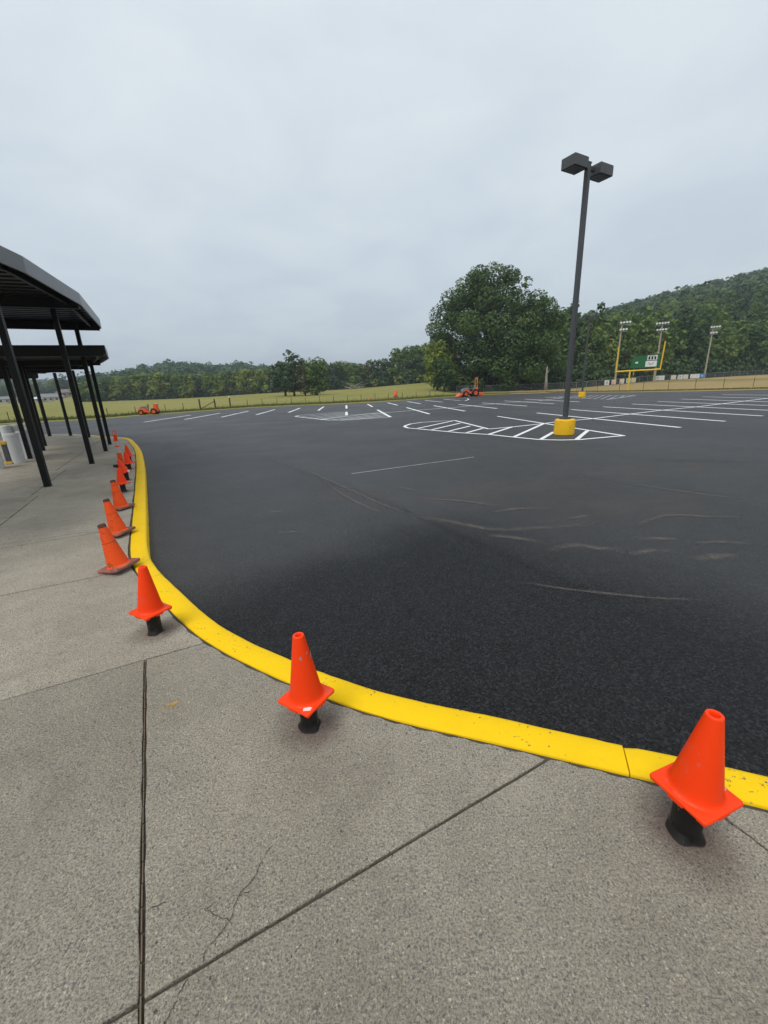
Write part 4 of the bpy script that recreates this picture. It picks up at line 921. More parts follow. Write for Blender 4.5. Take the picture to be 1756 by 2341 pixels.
# ride-on trencher at the field edge, left: nose to the left
r_ = empty('ride_on_machine', (-22.3, 40.75, ZA), radians(9), 'orange ride-on work machine parked by the field fence at the left', 'work machine')
sideprism(MB(), [(-.86, .22), (-.86, .50), (-.74, .58), (-.30, .62), (-.12, .50), (-.12, .22)], -.38, .38).build('hood', MORANGE, r_, bevel=.03)
sideprism(MB(), [(-.84, .56), (-.60, .74), (-.30, .80), (-.18, .60), (-.32, .625)], -.30, .30).build('hood_cover', MGREY, r_, bevel=.02)
sideprism(MB(), [(-.15, .20), (-.15, .34), (.20, .34), (.34, .52), (.80, .56), (.82, .24), (.30, .20)], -.36, .36).build('chassis', MORANGE, r_, bevel=.02)
sideprism(MB(), [(.52, .56), (.56, .98), (.66, 1.0), (.80, .96), (.82, .54)], -.30, .30).build('rear_tower', MORANGE, r_, bevel=.02)
sideprism(MB(), [(.22, .50), (.22, .58), (.48, .60), (.55, .82), (.60, .82), (.54, .52)], -.22, .22).build('seat', MGREY, r_, bevel=.02)
mb = MB(); mb.tube([(-.06, 0, .34), (.0, 0, .82)], .035, 8); mb.tube([(.0 + .0, .16 * cos(a), .86 + .12 * sin(a)) for a in np.linspace(0, 2 * pi, 14)], .018, 6); mb.tube([(-.10, .1, .5), (-.16, .1, .98)], .014, 6); mb.build('control_column', RUSTP, r_)
MB().lathe([(.03, .96), (.035, 1.0), (.0, 1.03)], 10, (-.16, .1, 0)).build('beacon', YCAP, r_)
for sx, R0_ in ((-.60, .24), (.55, .28)):
    for sy in (-.42, .42): wheel(r_, sx, sy, R0_, R0_, .2)
# tractor with roll bar by the chain link fence
r_ = empty('compact_tractor', (11.75, 55.1, ZA), radians(13), 'orange compact tractor with tall roll bar parked before the big tree', 'tractor')
sideprism(MB(), [(-1.05, .45), (-1.1, .72), (-.95, .98), (-.2, 1.08), (-.1, .60), (-.2, .40)], -.36, .36).build('hood', MGREY, r_, bevel=.05)
sideprism(MB(), [(-1.0, .38), (-.95, .72), (-.55, .86), (-.1, .70), (.1, .42)], -.40, .40).build('side_panel', MORANGE, r_, bevel=.03)
sideprism(MB(), [(-.15, .34), (.0, .55), (.45, .60), (.75, .92), (1.0, 1.15), (1.05, .62), (.9, .40)], -.42, .42).build('rear_body', MORANGE, r_, bevel=.03)
sideprism(MB(), [(.25, .92), (.25, 1.0), (.68, 1.02), (.78, 1.40), (.86, 1.40), (.78, .92)], -.24, .24).build('seat', MGREY, r_, bevel=.03)
mb = MB(); mb.tube([(-.05, 0, .8), (.12, 0, 1.2)], .03, 8); mb.tube([(.14 - .06 * sin(a), .19 * cos(a), 1.22 + .17 * sin(a)) for a in np.linspace(0, 2 * pi, 14)], .02, 6); mb.build('steering_wheel', SDARK, r_)
mb = MB()
for s_ in (-1, 1): mb.tube([(.95, s_ * .33, .9), (.95, s_ * .33, 2.18), (.95, s_ * .24, 2.27), (.95, 0, 2.27)], .055, 8)
mb.build('roll_bar', MORANGE, r_)
MB().box((.95, 0, 2.1), (.10, .62, .06)).build('roll_bar_brace', MORANGE, r_)
for sy in (-.52, .52): wheel(r_, -.72, sy, .36, .36, .24); wheel(r_, .62, sy, .46, .46, .3)
sideprism(MB(), [(-1.75, .06), (-1.55, .34), (-1.15, .46), (-1.1, .36), (-1.35, .08)], -.55, .55).build('front_attachment', MORANGE, r_, bevel=.02)
mb = sideprism(MB(), [(1.15, .10), (1.25, .42), (1.55, .48), (1.75, .30), (1.95, .22), (1.7, .08)], -.5, .5); mb.build('rear_attachment', MORANGE, r_, bevel=.02)
for sy in (-.2, .2): MB().tube([(1.0, sy, .5), (1.3, sy, .35)], .03, 6).build('hitch_arm', RUSTP, r_)
# traffic drum and a knocked-down marker on the grass verge
dz = ground_z(2.35, 60.3)
r_ = empty('traffic_drum', (2.35, 60.3, dz), .3, 'single orange traffic drum on the grass beyond the lot', 'traffic drum')
MB().lathe([(.24, .12), (.25, .14), (.245, .40), (.225, .42), (.22, .64), (.205, .66), (.20, .86), (.17, .92), (.0, .93)], 24).build('drum', MORANGE, r_, smooth=radians(40))
MB().lathe([(.33, 0), (.33, .07), (.27, .12), (.0, .125)], 20).build('base', RUBBER, r_, smooth=radians(40))
MB().box((0, 0, .97), (.14, .04, .09)).build('handle', MORANGE, r_, bevel=.01)
make_cone((-1.30, 53.15, ground_z(-1.3, 53.15)), .34, .5, .05, .15, .4, CONE_OLD, CONE_OLD, (.25, 1.0), 'squat orange marker at the grass edge, left of the traffic drum', None, False)

# ================================================================== FENCES
def wire_fence():
    pts = list(FP)
    root = empty('field_fence', (pts[0][0], pts[0][1], 0), 0, 'low wire fence on thin dark posts along the grass field', 'fence')
    root.location = (0, 0, 0)
    for i, (x, y, k) in enumerate(pts):
        z = ground_z(x, y); hgt_ = {0: .80, 1: 1.10}[k]
        MB().tube([(x, y, z - .2), (x + random.uniform(-.03, .03), y, z + hgt_ + random.uniform(-.06, .06))], .028 if k == 0 else .075, 7).build('post', RUSTP, root)
    for zz_ in (.30, .52, .72):
        MB().tube([(x, y, ground_z(x, y) + zz_) for x, y, k in pts], .005, 4).build('wire', GALV, root)
    b = [q for q in pts if q[2] == 1]
    (x0, y0, _), (x1, y1, _) = b[0], b[1]
    MB().tube([(x0, y0, ground_z(x0, y0) + .1), (x1, y1, ground_z(x1, y1) + .85)], .04, 6).build('brace', RUSTP, root)
    x, y, _ = b[2]; MB().lathe([(.05, 0), (.07, .1), (.03, .2), (.0, .21)], 10, (x, y, ground_z(x, y) + 1.1)).build('insulator_cap', SWHITE, root)
FP = []
fx = list(np.arange(-1.02, -.505, .0495)) 
for az in fx: FP.append((*pol(az, r0_at(az) + 1.8), 0))
for az in (-.47, -.435): FP.append((*pol(az, r0_at(az) + 1.8), 0))
for az in (-.402, -.371, -.34): FP.append((*pol(az, r0_at(az) + 1.8), 1))
for az in np.arange(-.303, .16, .0325): FP.append((*pol(az, r0_at(az) + 2.2), 0))
wire_fence()

def chain_fence(name, P, H, sp, label, fabric, rail=True, prad=.03):
    root = empty(name, (0, 0, 0), 0, label, 'fence')
    L_ = arclen(P); n = max(2, int(L_[-1] / sp)); Q = []
    for i in range(n + 1):
        s_ = L_[-1] * i / n; k = min(int(np.searchsorted(L_, s_, side='right')) - 1, len(P) - 2); f = (s_ - L_[k]) / (L_[k + 1] - L_[k]); x, y = lerp2(P[k], P[k + 1], f); Q.append((x, y, ground_z(x, y)))
    for x, y, z in Q: MB().tube([(x, y, z - .1), (x, y, z + H + .03)], prad, 6).build('post', GALV if rail else RUSTP, root)
    if rail: MB().tube([(x, y, z + H) for x, y, z in Q], .028, 6).build('top_rail', GALV, root)
    m = MB(); V = []
    for x, y, z in Q: V += [(x, y + .035, z + .03), (x, y + .035, z + H - .02)]
    m.add(V, [(2 * i, 2 * i + 2, 2 * i + 3, 2 * i + 1) for i in range(len(Q) - 1)]); m.build('wire_mesh', fabric, root)
    return Q
FENCE = [f1047[:2], f1308[:2], f1492[:2], f1616[:2], f1756[:2], (121, 118)]
chain_fence('chain_link_fence', [(14.64, 86), FENCE[0]] + FENCE[1:], 1.12, 3.0, 'long chain link fence below the wooded hill, behind the goal post', CHAIN)
chain_fence('perimeter_fence', [(25.5, 54.5)] + [(x * 1.03, y * 1.03) for x, y in edgeposts] + [(46, 41)], 1.15, 2.5, 'thin see-through wire fence along the right edge of the lot', CHAIN2, False, .022)
bl = ['white banner leftmost on the chain link fence', 'pinkish banner on the fence under the left floodlight pole', 'cream banner on the fence left of the goal post', 'mint banner on the fence just left of the goal post foot', 'straw yellow banner on the fence just right of the goal post foot',
      'white banner, left of the pair under the scoreboard', 'white banner, right of the pair under the scoreboard', 'first white banner right of the scoreboard', 'second white banner right of the scoreboard', 'third white banner right of the scoreboard', 'fourth white banner right of the scoreboard', 'white banner next to the blue one', 'blue banner at the right end of the row on the fence']
bm_ = [0, 1, 2, 3, 4, 0, 0, 2, 0, 2, 0, 0]
def fence_y(az):
    best = None
    for a, b in zip(FENCE, FENCE[1:]):
        a0, a1 = atan2(*a), atan2(*b)
        if a0 <= az <= a1:
            for k in range(60):
                q = lerp2(a, b, k / 59)
                if atan2(*q) >= az: return q
    return FENCE[-1]
for i, (x, y, z) in enumerate(banners):
    q = fence_y(atan2(x, y)); s_ = .985; zf = ground_z(*q)
    rz_ = -atan2(x, y) * .9; wd = .82 if i < 5 else .95
    b_ = empty('fence_banner', (q[0] * s_, q[1] * s_, zf + .10), rz_, bl[i], 'banner', 'sponsor banners hung on the chain link fence')
    MB().box((0, 0, .46), (wd, .03, .92)).build('panel', BLUE if i == 12 else PALEB[bm_[i]], b_)
    for k in range(3): MB().box((random.uniform(-.08, .08), -.018, .25 + .2 * k), (wd * random.uniform(.3, .6), .004, .07)).build('print', SDARK if i in (0, 3, 5, 8) else PALEB[1] if i != 12 else PALEB[0], b_)

# ================================================================== FOOTBALL GROUND
gx, gy = 33.75, 57.2; gz = -.62
r_ = empty('goal_post', (gx, gy, gz), atan2(54.97 - 57.64, 36.52 - 32.15), 'yellow forked football goal post beyond the right edge of the lot', 'goal post')
MB().tube([(-.05, 0, 0), (-.05, 0, 2.85)], .10, 12).build('stand', GOALY, r_, smooth=radians(40))
MB().tube([(-1.72, 0, 2.86), (3.30, 0, 2.92)], .095, 12).build('crossbar', GOALY, r_, smooth=radians(40))
MB().tube([(-1.72, 0, 2.80), (-1.72, 0, 6.0)], .08, 10).build('upright', GOALY, r_, smooth=radians(40))
MB().tube([(3.30, 0, 2.86), (3.42, 0, 6.3)], .08, 10).build('upright', GOALY, r_, smooth=radians(40))
sx_, sy_ = 56.3, 90.5; sg = ground_z(sx_, sy_)
r_ = empty('scoreboard', (sx_, sy_, sg), -atan2(sx_, sy_), 'green football scoreboard with white display seen through the goal post', 'scoreboard')
def frontprism(poly, y0, y1):
    n = len(poly); V = [(x, y0, z) for x, z in poly] + [(x, y1, z) for x, z in poly]
    return MB().add(V, [tuple(range(n)), tuple(range(n, 2 * n))[::-1]] + [(i, n + i, n + (i + 1) % n, (i + 1) % n) for i in range(n)])
zb = 3.15 - sg
frontprism([(-2.7, zb), (2.55, zb - .05), (2.5, zb + 2.55), (-1.6, zb + 2.45), (-2.5, zb + 1.9)], -.25, .25).build('cabinet', SCOREG, r_)
MB().box((1.15, -.27, zb + 1.95), (1.75, .05, .95)).build('display_panel', SWHITE, r_)
for k in range(3): MB().box((.62 + .52 * k, -.30, zb + 1.88), (.34, .02, .62)).build('digit_window', SDARK, r_)
MB().box((.5 + .5, -.30, zb + 2.30), (1.0, .015, .08)).build('display_mark', SDARK, r_)
MB().box((1.05, -.27, zb + .75), (2.0, .05, 1.15)).build('advert_panel', SWHITE, r_)
MB().tube([(.6, -.30, zb + 1.0), (.85, -.30, zb + .6), (1.1, -.30, zb + .62), (1.5, -.30, zb + .95)], .05, 5).build('advert_mark', SCOREG, r_)
MB().box((-1.55, -.27, zb + 1.1), (.5, .04, .34)).build('name_plate', SWHITE, r_)
MB().box((0, 0, zb + 2.58), (5.0, .6, .10)).build('roof_strip', SDARK, r_)
for xx in (-1.9, 1.9): MB().tube([(xx, .1, -.2), (xx, .1, zb + .1)], .12, 8).build('support_post', WOODP, r_)
def floodpole(base, H, n1, n2, label, off):
    x, y = base; z = ground_z(x, y); r_ = empty('floodlight_pole', (x, y, z), -atan2(x, y), label, 'floodlight', 'wooden floodlight poles round the football ground')
    MB().tube([(0, 0, -.3), (0, 0, H)], [.21, .14], 10).build('pole', WOODP, r_, smooth=radians(40))
    for zc, n in ((H - .05, n1), (H - 1.3, n2)):
        wd = .5 * (n - 1); MB().box((off * wd / 2, -.12, zc - .30), (wd + .5, .12, .12)).build('cross_arm', GALV, r_)
        for k in range(n):
            xk = off * wd / 2 - wd / 2 + .5 * k; f_ = MB(); f_.lathe([(.0, -.2), (.08, -.2), (.13, -.05), (.21, .18), (.20, .20), (.0, .20)], 14)
            R = Matrix.Rotation(radians(70), 3, 'X'); f_.v = [tuple(R @ Vector(q) + Vector((xk, -.2, zc + .02))) for q in f_.v]; f_.build('floodlight', LAMPW, r_, smooth=radians(40))
    return r_
floodpole(pole1b[:2], pole1t[2] - ground_z(*pole1b[:2]), 4, 3, 'floodlight pole behind the left upright of the goal', .8)
floodpole(pole2b[:2], pole2t[2] - ground_z(*pole2b[:2]), 5, 4, 'floodlight pole rising behind the scoreboard', .0)
floodpole(pole3b[:2], pole3t[2] - ground_z(*pole3b[:2]), 4, 3, 'floodlight pole standing alone at the right, nearest the frame edge', .6)
x, y = wpole[0][:2]; z = ground_z(x, y)
r_ = empty('dead_snag', (x, y, z), 0, 'pale bare trunk standing behind the chain link fence, left of the far lamp', 'tree trunk')
MB().tube([(0, 0, -.2), (.05, 0, 1.6), (.0, 0, 2.9), (.08, 0, 4.1)], [.30, .24, .19, .10], 9).build('trunk', DEADW, r_, smooth=True)
MB().tube([(.0, 0, 2.6), (.4, 0, 3.3), (.5, .1, 3.7)], [.08, .05, .02], 6).build('limb', DEADW, r_)

# ================================================================== FAR HOUSES
def house(az, r, L_, W_, h_, rh, wall_m, roof_m, label, nwin, yaw=0.0):
    x, y = pol(az, r); z = ground_z(x, y)
    r_ = empty('house', (x, y, z), -az + yaw, label, 'house', 'low houses beyond the field')
    MB().box((0, 0, h_ / 2), (L_, W_, h_)).build('wall', wall_m, r_)
    e = .5; rf = MB(); V = [(-L_ / 2 - e, -W_ / 2 - e, h_ - .02), (L_ / 2 + e, -W_ / 2 - e, h_ - .02), (L_ / 2 + e, W_ / 2 + e, h_ - .02), (-L_ / 2 - e, W_ / 2 + e, h_ - .02), (-L_ / 2 + rh, 0, h_ + rh), (L_ / 2 - rh, 0, h_ + rh)]
    rf.add(V, [(0, 1, 5, 4), (2, 3, 4, 5), (1, 2, 5), (3, 0, 4), (3, 2, 1, 0)]); ro = rf.build('roof', roof_m, r_)
    MB().box((L_ * .22, .2, h_ + rh), (.8, .8, 1.4)).build('chimney', HBRICK, ro)
    for k in range(nwin):
        xx = -L_ / 2 + (k + .5) * L_ / nwin
        wn_ = MB().box((xx, -W_ / 2 - .02, h_ * .55), (1.2, .08, 1.2)).build('window', GLASS, r_)
        MB().box((xx, -W_ / 2 - .05, h_ * .55 - .68), (1.5, .12, .12)).build('sill', SWHITE, wn_)
    MB().box((L_ * .06, -W_ / 2 - .03, 1.05), (1.0, .08, 2.1)).build('door', HBRICK, r_)
azx = lambda px: interp(px, [0, 66, 120, 157, 200], [T_AZ[3], T_AZ[4], T_AZ[5], T_AZ[6], T_AZ[7]])
house(azx(117), 322, 13.5, 8, 2.7, 2.0, HWALL, HROOF, 'long pale house with grey roof beyond the field', 5)
house(azx(156), 330, 10.5, 8, 2.8, 2.0, HBRICK, HROOF2, 'brown-roofed house right of the grey-roofed one', 4)
house(azx(86), 318, 4.2, 4, 2.0, .9, HWALL, SWHITE, 'small white shed left of the long grey-roofed house', 1)
house(azx(17), 315, 8.5, 7, 2.3, 1.4, HWALL, HROOF, 'pale house seen at the left edge between the canopy posts', 3)

# ================================================================== TREES
def np_mesh(name, V, F_n, tint, mat, extra=None):
    N = len(V) // 4; me = bpy.data.meshes.new(name)
    me.vertices.add(4 * N); me.vertices.foreach_set('co', V.astype(np.float32).ravel())
    me.loops.add(4 * N); me.loops.foreach_set('vertex_index', np.arange(4 * N, dtype=np.int32))
    me.polygons.add(N); me.polygons.foreach_set('loop_start', np.arange(N, dtype=np.int32) * 4)
    me.update(calc_edges=True)
    at = me.attributes.new('tint', 'FLOAT', 'FACE'); at.data.foreach_set('value', tint.astype(np.float32))
    me.materials.append(mat); return me
def leaf_cloud(lobes, size, cover, rng, inner=.25):
    """diamond-shaped leaf sprays over and inside each lobe (cx,cy,cz,rx,ry,rz)"""
    VV = []; TT = []
    for (cx_, cy_, cz_, rx, ry, rz) in lobes:
        area = 4 * pi * ((rx * ry) ** 1.6 / 3 + (rx * rz) ** 1.6 / 3 + (ry * rz) ** 1.6 / 3) ** (1 / 1.6)
        n = max(6, int(area * cover / (size * size)))
        d = rng.normal(size=(n, 3)); d /= np.linalg.norm(d, axis=1)[:, None]
        # clumps: bias directions towards a few sprays so gaps open between them
        nc = max(3, int(area / (size * size * 9))); cd = rng.normal(size=(nc, 3)); cd /= np.linalg.norm(cd, axis=1)[:, None]
        pick = cd[rng.integers(0, nc, n)]; d = d * .42 + pick; d /= np.linalg.norm(d, axis=1)[:, None]
        rad = np.where(rng.random(n) < inner, rng.uniform(.35, .85, n), rng.uniform(.82, 1.10, n))
        c0 = np.array([cx_, cy_, cz_]) + d * rad[:, None] * np.array([rx, ry, rz])
        nn = d + rng.normal(size=(n, 3)) * .75 + np.array([0, 0, .85]); nn /= np.linalg.norm(nn, axis=1)[:, None]
        rv = rng.normal(size=(n, 3)); tv = np.cross(nn, rv); tv /= np.linalg.norm(tv, axis=1)[:, None] + 1e-9; bv = np.cross(nn, tv)
        s_ = size * rng.uniform(.55, 1.25, n)[:, None]
        q = np.stack([c0 + tv * s_, c0 + bv * s_ * .55 + nn * s_ * .12, c0 - tv * s_, c0 - bv * s_ * .55 + nn * s_ * .12], 1)
        VV.append(q.reshape(-1, 3)); tb = rng.random() * .55
        TT.append(np.clip(tb + rng.random(n) * .45, 0, 1))
    return np.concatenate(VV), np.concatenate(TT)
def lobes_for(H, Wd, base, n, rng, top=1.0, shape='round'):
    L_ = []
    for k in range(n):
        f = (k + rng.random()) / n; z = base + (H - base) * (.08 + .84 * f)
        u_ = (z - base) / (H - base)
        if shape == 'round': e = math.sqrt(max(.05, 1 - (2 * u_ - .95) ** 2)) 
        elif shape == 'cone': e = 1.05 - .85 * u_
        elif shape == 'tall': e = .55 + .5 * math.sin(pi * min(1, u_ * 1.05)) * (1 - .35 * u_)
        else: e = .6 + .55 * u_ if u_ < .6 else 1.1 * math.sqrt(max(.08, 1 - ((u_ - .6) / .42) ** 2))
        a = k * 2.399 + rng.random() * .8; rr = Wd / 2 * e * rng.uniform(.25, .78)
        lr = Wd * rng.uniform(.15, .25) * (1 - .25 * u_)
        L_.append((rr * cos(a), rr * sin(a), min(z, H - lr * .7), lr, lr, lr * rng.uniform(.7, .95)))
    return L_
def trunk_mb(H, base, r, lobes, rng, lean=0.0):
    m = MB(); top = H * .72
    m.tube([(0, 0, -.4), (lean * .2, 0, base * .6), (lean * .6, 0, base + (top - base) * .4), (lean, 0, top)], [r * 1.25, r, r * .7, r * .2], 9)
    for k in range(min(len(lobes), 9)):
        l_ = lobes[int(k * len(lobes) / 9) % len(lobes)]; z0 = min(base + (l_[2] - base) * .45, top * .9); 
        m.tube([(lean * .5, 0, z0), (l_[0] * .5, l_[1] * .5, (z0 + l_[2]) / 2 + .2), (l_[0] * .9, l_[1] * .9, l_[2])], [r * .42, r * .28, r * .08], 6)
    return m
def variant(H, Wd, base, n, shape, size, cover, seed, mat):
    rng = np.random.default_rng(seed); lo = lobes_for(H, Wd, base, n, rng, 1, shape)
    V, T_ = leaf_cloud(lo, size, cover, rng); me = np_mesh('crown', V, None, T_, mat)
    tm = trunk_mb(H, base, Wd * .022 + .08, lo, rng); t_me = bpy.data.meshes.new('trunk'); t_me.from_pydata(tm.v, [], tm.f); t_me.materials.append(BARK); t_me.shade_smooth()
    return me, t_me
def plant(name, x, y, var, label, group, sc_=(1, 1, 1), rz=0.0, z=None, cat='tree'):
    r_ = empty(name, (x, y, ground_z(x, y) if z is None else z), rz, label, cat, group); r_.scale = sc_
    link('trunk', var[1], r_); link('crown', var[0], r_); return r_

ORD = lambda n: str(n) + ('th' if 10 <= n % 100 <= 20 else {1: 'st', 2: 'nd', 3: 'rd'}.get(n % 10, 'th'))
# ---- the big oak
rng = np.random.default_rng(3); K = .0211; OL = []
for X, Y, Rr in [(700, 170, 100), (570, 165, 90), (830, 185, 85), (470, 240, 105), (360, 360, 115), (600, 320, 120), (740, 330, 110), (250, 480, 110), (185, 610, 85), (420, 490, 130), (620, 520, 130), (930, 430, 115),
                 (1075, 400, 85), (820, 550, 130), (1000, 580, 140), (1140, 500, 110), (1215, 600, 90), (975, 255, 48), (890, 330, 60), (250, 740, 125), (450, 740, 140), (700, 760, 150), (950, 770, 150), (1150, 770, 130), (300, 920, 120), (520, 940, 130),
                 (750, 950, 140), (980, 950, 130), (1180, 930, 110), (400, 1050, 90), (620, 1080, 90), (860, 1080, 100), (1080, 1070, 90)]:
    x_ = (X - 680) * K; z_ = (1205 - Y) * K * .935; R_ = Rr * K; env = max(1.0, 8.5 - abs(x_) * .45 - max(0, z_ - 14) * .7)
    OL.append((x_, rng.uniform(-.25, .25) * env, z_, R_, R_, R_ * .85))
    if Rr > 70:
        for sgn in (-1, 1):
            OL.append((x_ * .9 + rng.normal() * 1.0, sgn * rng.uniform(.5, .85) * env, z_ - rng.uniform(0, 2.2), R_ * .9, R_ * .9, R_ * .75))
V, T_ = leaf_cloud(OL, .26, .78, rng, .22)
OX, OY = 21.6, 84.2; oz = ground_z(OX, OY)
r_ = empty('oak_tree', (OX, OY, oz), -atan2(OX, OY), 'huge spreading dark green oak rising behind the orange tractor', 'tree')
link('crown', np_mesh('crown', V, None, T_, LF_OAK), r_)
tm = MB(); tm.tube([(0, 0, -.5), (.1, 0, 2), (.0, 0, 6), (-.4, 0, 12), (-.2, 0, 18)], [1.15, .85, .72, .5, .15], 12)
for l_ in OL[::2]: tm.tube([(-.1, 0, max(2.5, l_[2] * .45)), (l_[0] * .5, l_[1] * .5, l_[2] * .72 + .6), (l_[0] * .93, l_[1] * .93, l_[2])], [.30, .20, .05], 6)
tm.build('trunk', BARK, r_, smooth=True)

VR = {}
for i, (k, H, Wd, base, n, shp, mat) in enumerate([('round', 9, 9, 1.0, 18, 'round', LF_DARK), ('round2', 10, 8.5, 1.2, 18, 'round', LF_MID), ('tall', 13, 8, 1.0, 20, 'tall', LF_DARK), ('tall2', 13, 8.5, 1.4, 20, 'tall', LF_MID),
                        ('broad', 11, 11, 1.3, 20, 'broad', LF_MID), ('yel', 9, 8, .8, 18, 'round', LF_YEL), ('brown', 11, 8.5, 1.2, 18, 'round', LF_BRN), ('cone', 14, 6.5, .8, 18, 'cone', LF_DARK), ('bush', 3.4, 5, .1, 10, 'round', LF_DARK), ('bushy', 3.4, 5, .1, 10, 'round', LF_YEL)]):
    VR[k] = variant(H, Wd, base, n, shp, .42, .75, 40 + i, mat)
# yellow-green tree hugging the oak's left side, and the dark undergrowth beside it
def place(name, az, r, var, label, group, s, sz=None, rz=None, cat='tree'):
    x, y = pol(az, r); return plant(name, x, y, VR[var], label, group, (s, s, sz or s), random.random() * 6.28 if rz is None else rz, None, cat)
AZP = lambda px: interp(px, [-250, 0, 200, 312, 464, 607, 760, 860, 959, 1047, 1170, 1250, 1308, 1400, 1492, 1616, 1756, 2000], [T_AZ[1], T_AZ[3], T_AZ[7], T_AZ[10], T_AZ[13], T_AZ[16], T_AZ[18], T_AZ[19], T_AZ[21], T_AZ[23], T_AZ[25], T_AZ[26], T_AZ[27], T_AZ[29], T_AZ[31], T_AZ[34], T_AZ[37], T_AZ[39]])
place('roadside_tree', AZP(1000), 80, 'yel', 'yellow-green tree hugging the left flank of the huge oak', None, .82, .98)
place('roadside_tree', AZP(1016), 76, 'round', 'low dark tree in front of the yellow-green one, left of the oak', None, .55, .62)
for px, r, k, lb in ((1150, 92, 'bush', 'dark shrub under the oak, right of the tractor'), (1045, 86, 'bush', 'dark shrub at the corner of the chain link fence'), (1100, 88, 'bush', 'dark shrub directly behind the tractor'), (1200, 94, 'bush', 'dark shrub under the right side of the oak')):
    place('shrub', AZP(px), r, k, lb, 'shrubs under the oak', 1.15, 1.3, None, 'shrub')
# three-trunked clump in the field
x, y = pol(AZP(671), 106)
plant('field_tree', x, y, VR['tall'], 'tall dark tree at the left of the clump in the field', 'clump of trees in the field', (1.05, 1.05, .82), 1.0)
x, y = pol(AZP(651), 112); plant('field_tree', x, y, VR['round'], 'broad dark tree at the far left of the clump in the field', 'clump of trees in the field', (1.0, 1.0, .95), 3.0)
x, y = pol(AZP(696), 104); plant('field_tree', x, y, VR['brown'], 'olive tree in the middle of the clump in the field', 'clump of trees in the field', (.72, .72, .68), 2.0)
x, y = pol(AZP(723), 104); plant('field_tree', x, y, VR['broad'], 'rounded olive tree at the right of the clump in the field', 'clump of trees in the field', (.72, .72, .76), 4.0)
# tree line behind the field, middle distance
ks = ['round', 'tall2', 'round2', 'round2', 'broad', 'tall', 'round', 'brown', 'tall2', 'round2', 'tall', 'broad']
LAB = {'round': 'dark rounded tree', 'round2': 'green rounded tree', 'tall': 'tall dark tree', 'tall2': 'tall green tree', 'broad': 'broad-topped green tree', 'yel': 'yellowing tree', 'brown': 'browning tree', 'cone': 'pointed dark tree', 'bush': 'dark shrub', 'bushy': 'yellow-green shrub'}
for i, px in enumerate(range(712, 1020, 17)):
    k = ks[(i * 5 + 3) % len(ks)]; az = AZP(px); top = interp(px, [712, 800, 822, 850, 880, 910, 940, 990], [10.3, 10.8, 9.0, 10.0, 10.4, 12.2, 13.0, 13.2])
    H = {'round': 9, 'round2': 10, 'tall': 13, 'tall2': 13, 'broad': 11, 'brown': 11}[k]; s = top / H * random.uniform(.93, 1.07)
    place('treeline_tree', az, d1_at(az) + random.uniform(5, 14), k, LAB[k] + ', ' + ORD(i + 1) + ' from the left in the tree line ending at the oak', 'tree line behind the field', max(.8, s), s)
for i, px in enumerate(range(705, 1015, 13)):
    az = AZP(px); place('treeline_shrub', az, d1_at(az) + random.uniform(2, 5), 'bush' if i % 4 else 'bushy', LAB['bush' if i % 4 else 'bushy'] + ', ' + ORD(i + 1) + ' from the left at the foot of the middle tree line', 'shrubs at the foot of the tree line', random.uniform(.8, 1.2), random.uniform(.8, 1.3), None, 'shrub')
x, y = pol(AZP(808), 152); z = ground_z(x, y)
r_ = empty('fallen_tree', (x, y, z), .2, 'grey fallen dead branches at the foot of the middle tree line', 'fallen tree')
for k in range(9):
    tm = MB(); a = random.uniform(0, pi); l_ = random.uniform(1.5, 4); tm.tube([(random.uniform(-2, 2), random.uniform(-1, 1), .2), (random.uniform(-3, 3) + cos(a) * l_ * .5, 0, sin(a) * l_ * .5 + .3), (cos(a) * l_ + random.uniform(-2, 2), 0, sin(a) * l_ * .7 + .5)], [.16, .11, .04], 6); tm.build('branch', DEADW, r_)
# hedge-like row on the left, yellow-green tops
for i, px in enumerate(np.arange(186, 640, 13.5)):
    az = AZP(px); k = ['yel', 'round2', 'yel', 'round2', 'yel', 'round', 'yel'][i % 7]; H = {'yel': 9, 'round2': 10, 'round': 9, 'brown': 11}[k]
    top = interp(px, [186, 230, 300, 350, 456, 549, 640], [6.6, 8.2, 9.3, 10.0, 8.8, 9.9, 9.4]); s = top / H * random.uniform(.94, 1.05)
    place('field_row_tree', az, d1_at(az) + random.uniform(0, 7), k, LAB[k] + ', ' + ORD(i + 1) + ' from the left in the long row across the left field', 'row of trees across the left field', max(.85, s), s)
for i, px in enumerate(np.arange(190, 640, 15)):
    az = AZP(px); place('field_row_shrub', az, d1_at(az) + 1.5, 'bush', 'dark shrub, ' + ORD(i + 1) + ' from the left at the foot of the long left row', 'shrubs at the foot of the long row', random.uniform(.7, .9), .6, None, 'shrub')
# dark trees round the far houses
for i, px in enumerate(np.arange(-60, 205, 14)):
    az = AZP(px); k = ['round', 'round2', 'broad', 'tall'][i % 4]; place('village_tree', az, random.uniform(342, 380), k, LAB[k] + ', ' + ORD(i + 1) + ' from the left behind the far houses', 'trees behind the far houses', random.uniform(1.0, 1.25), random.uniform(.95, 1.2))

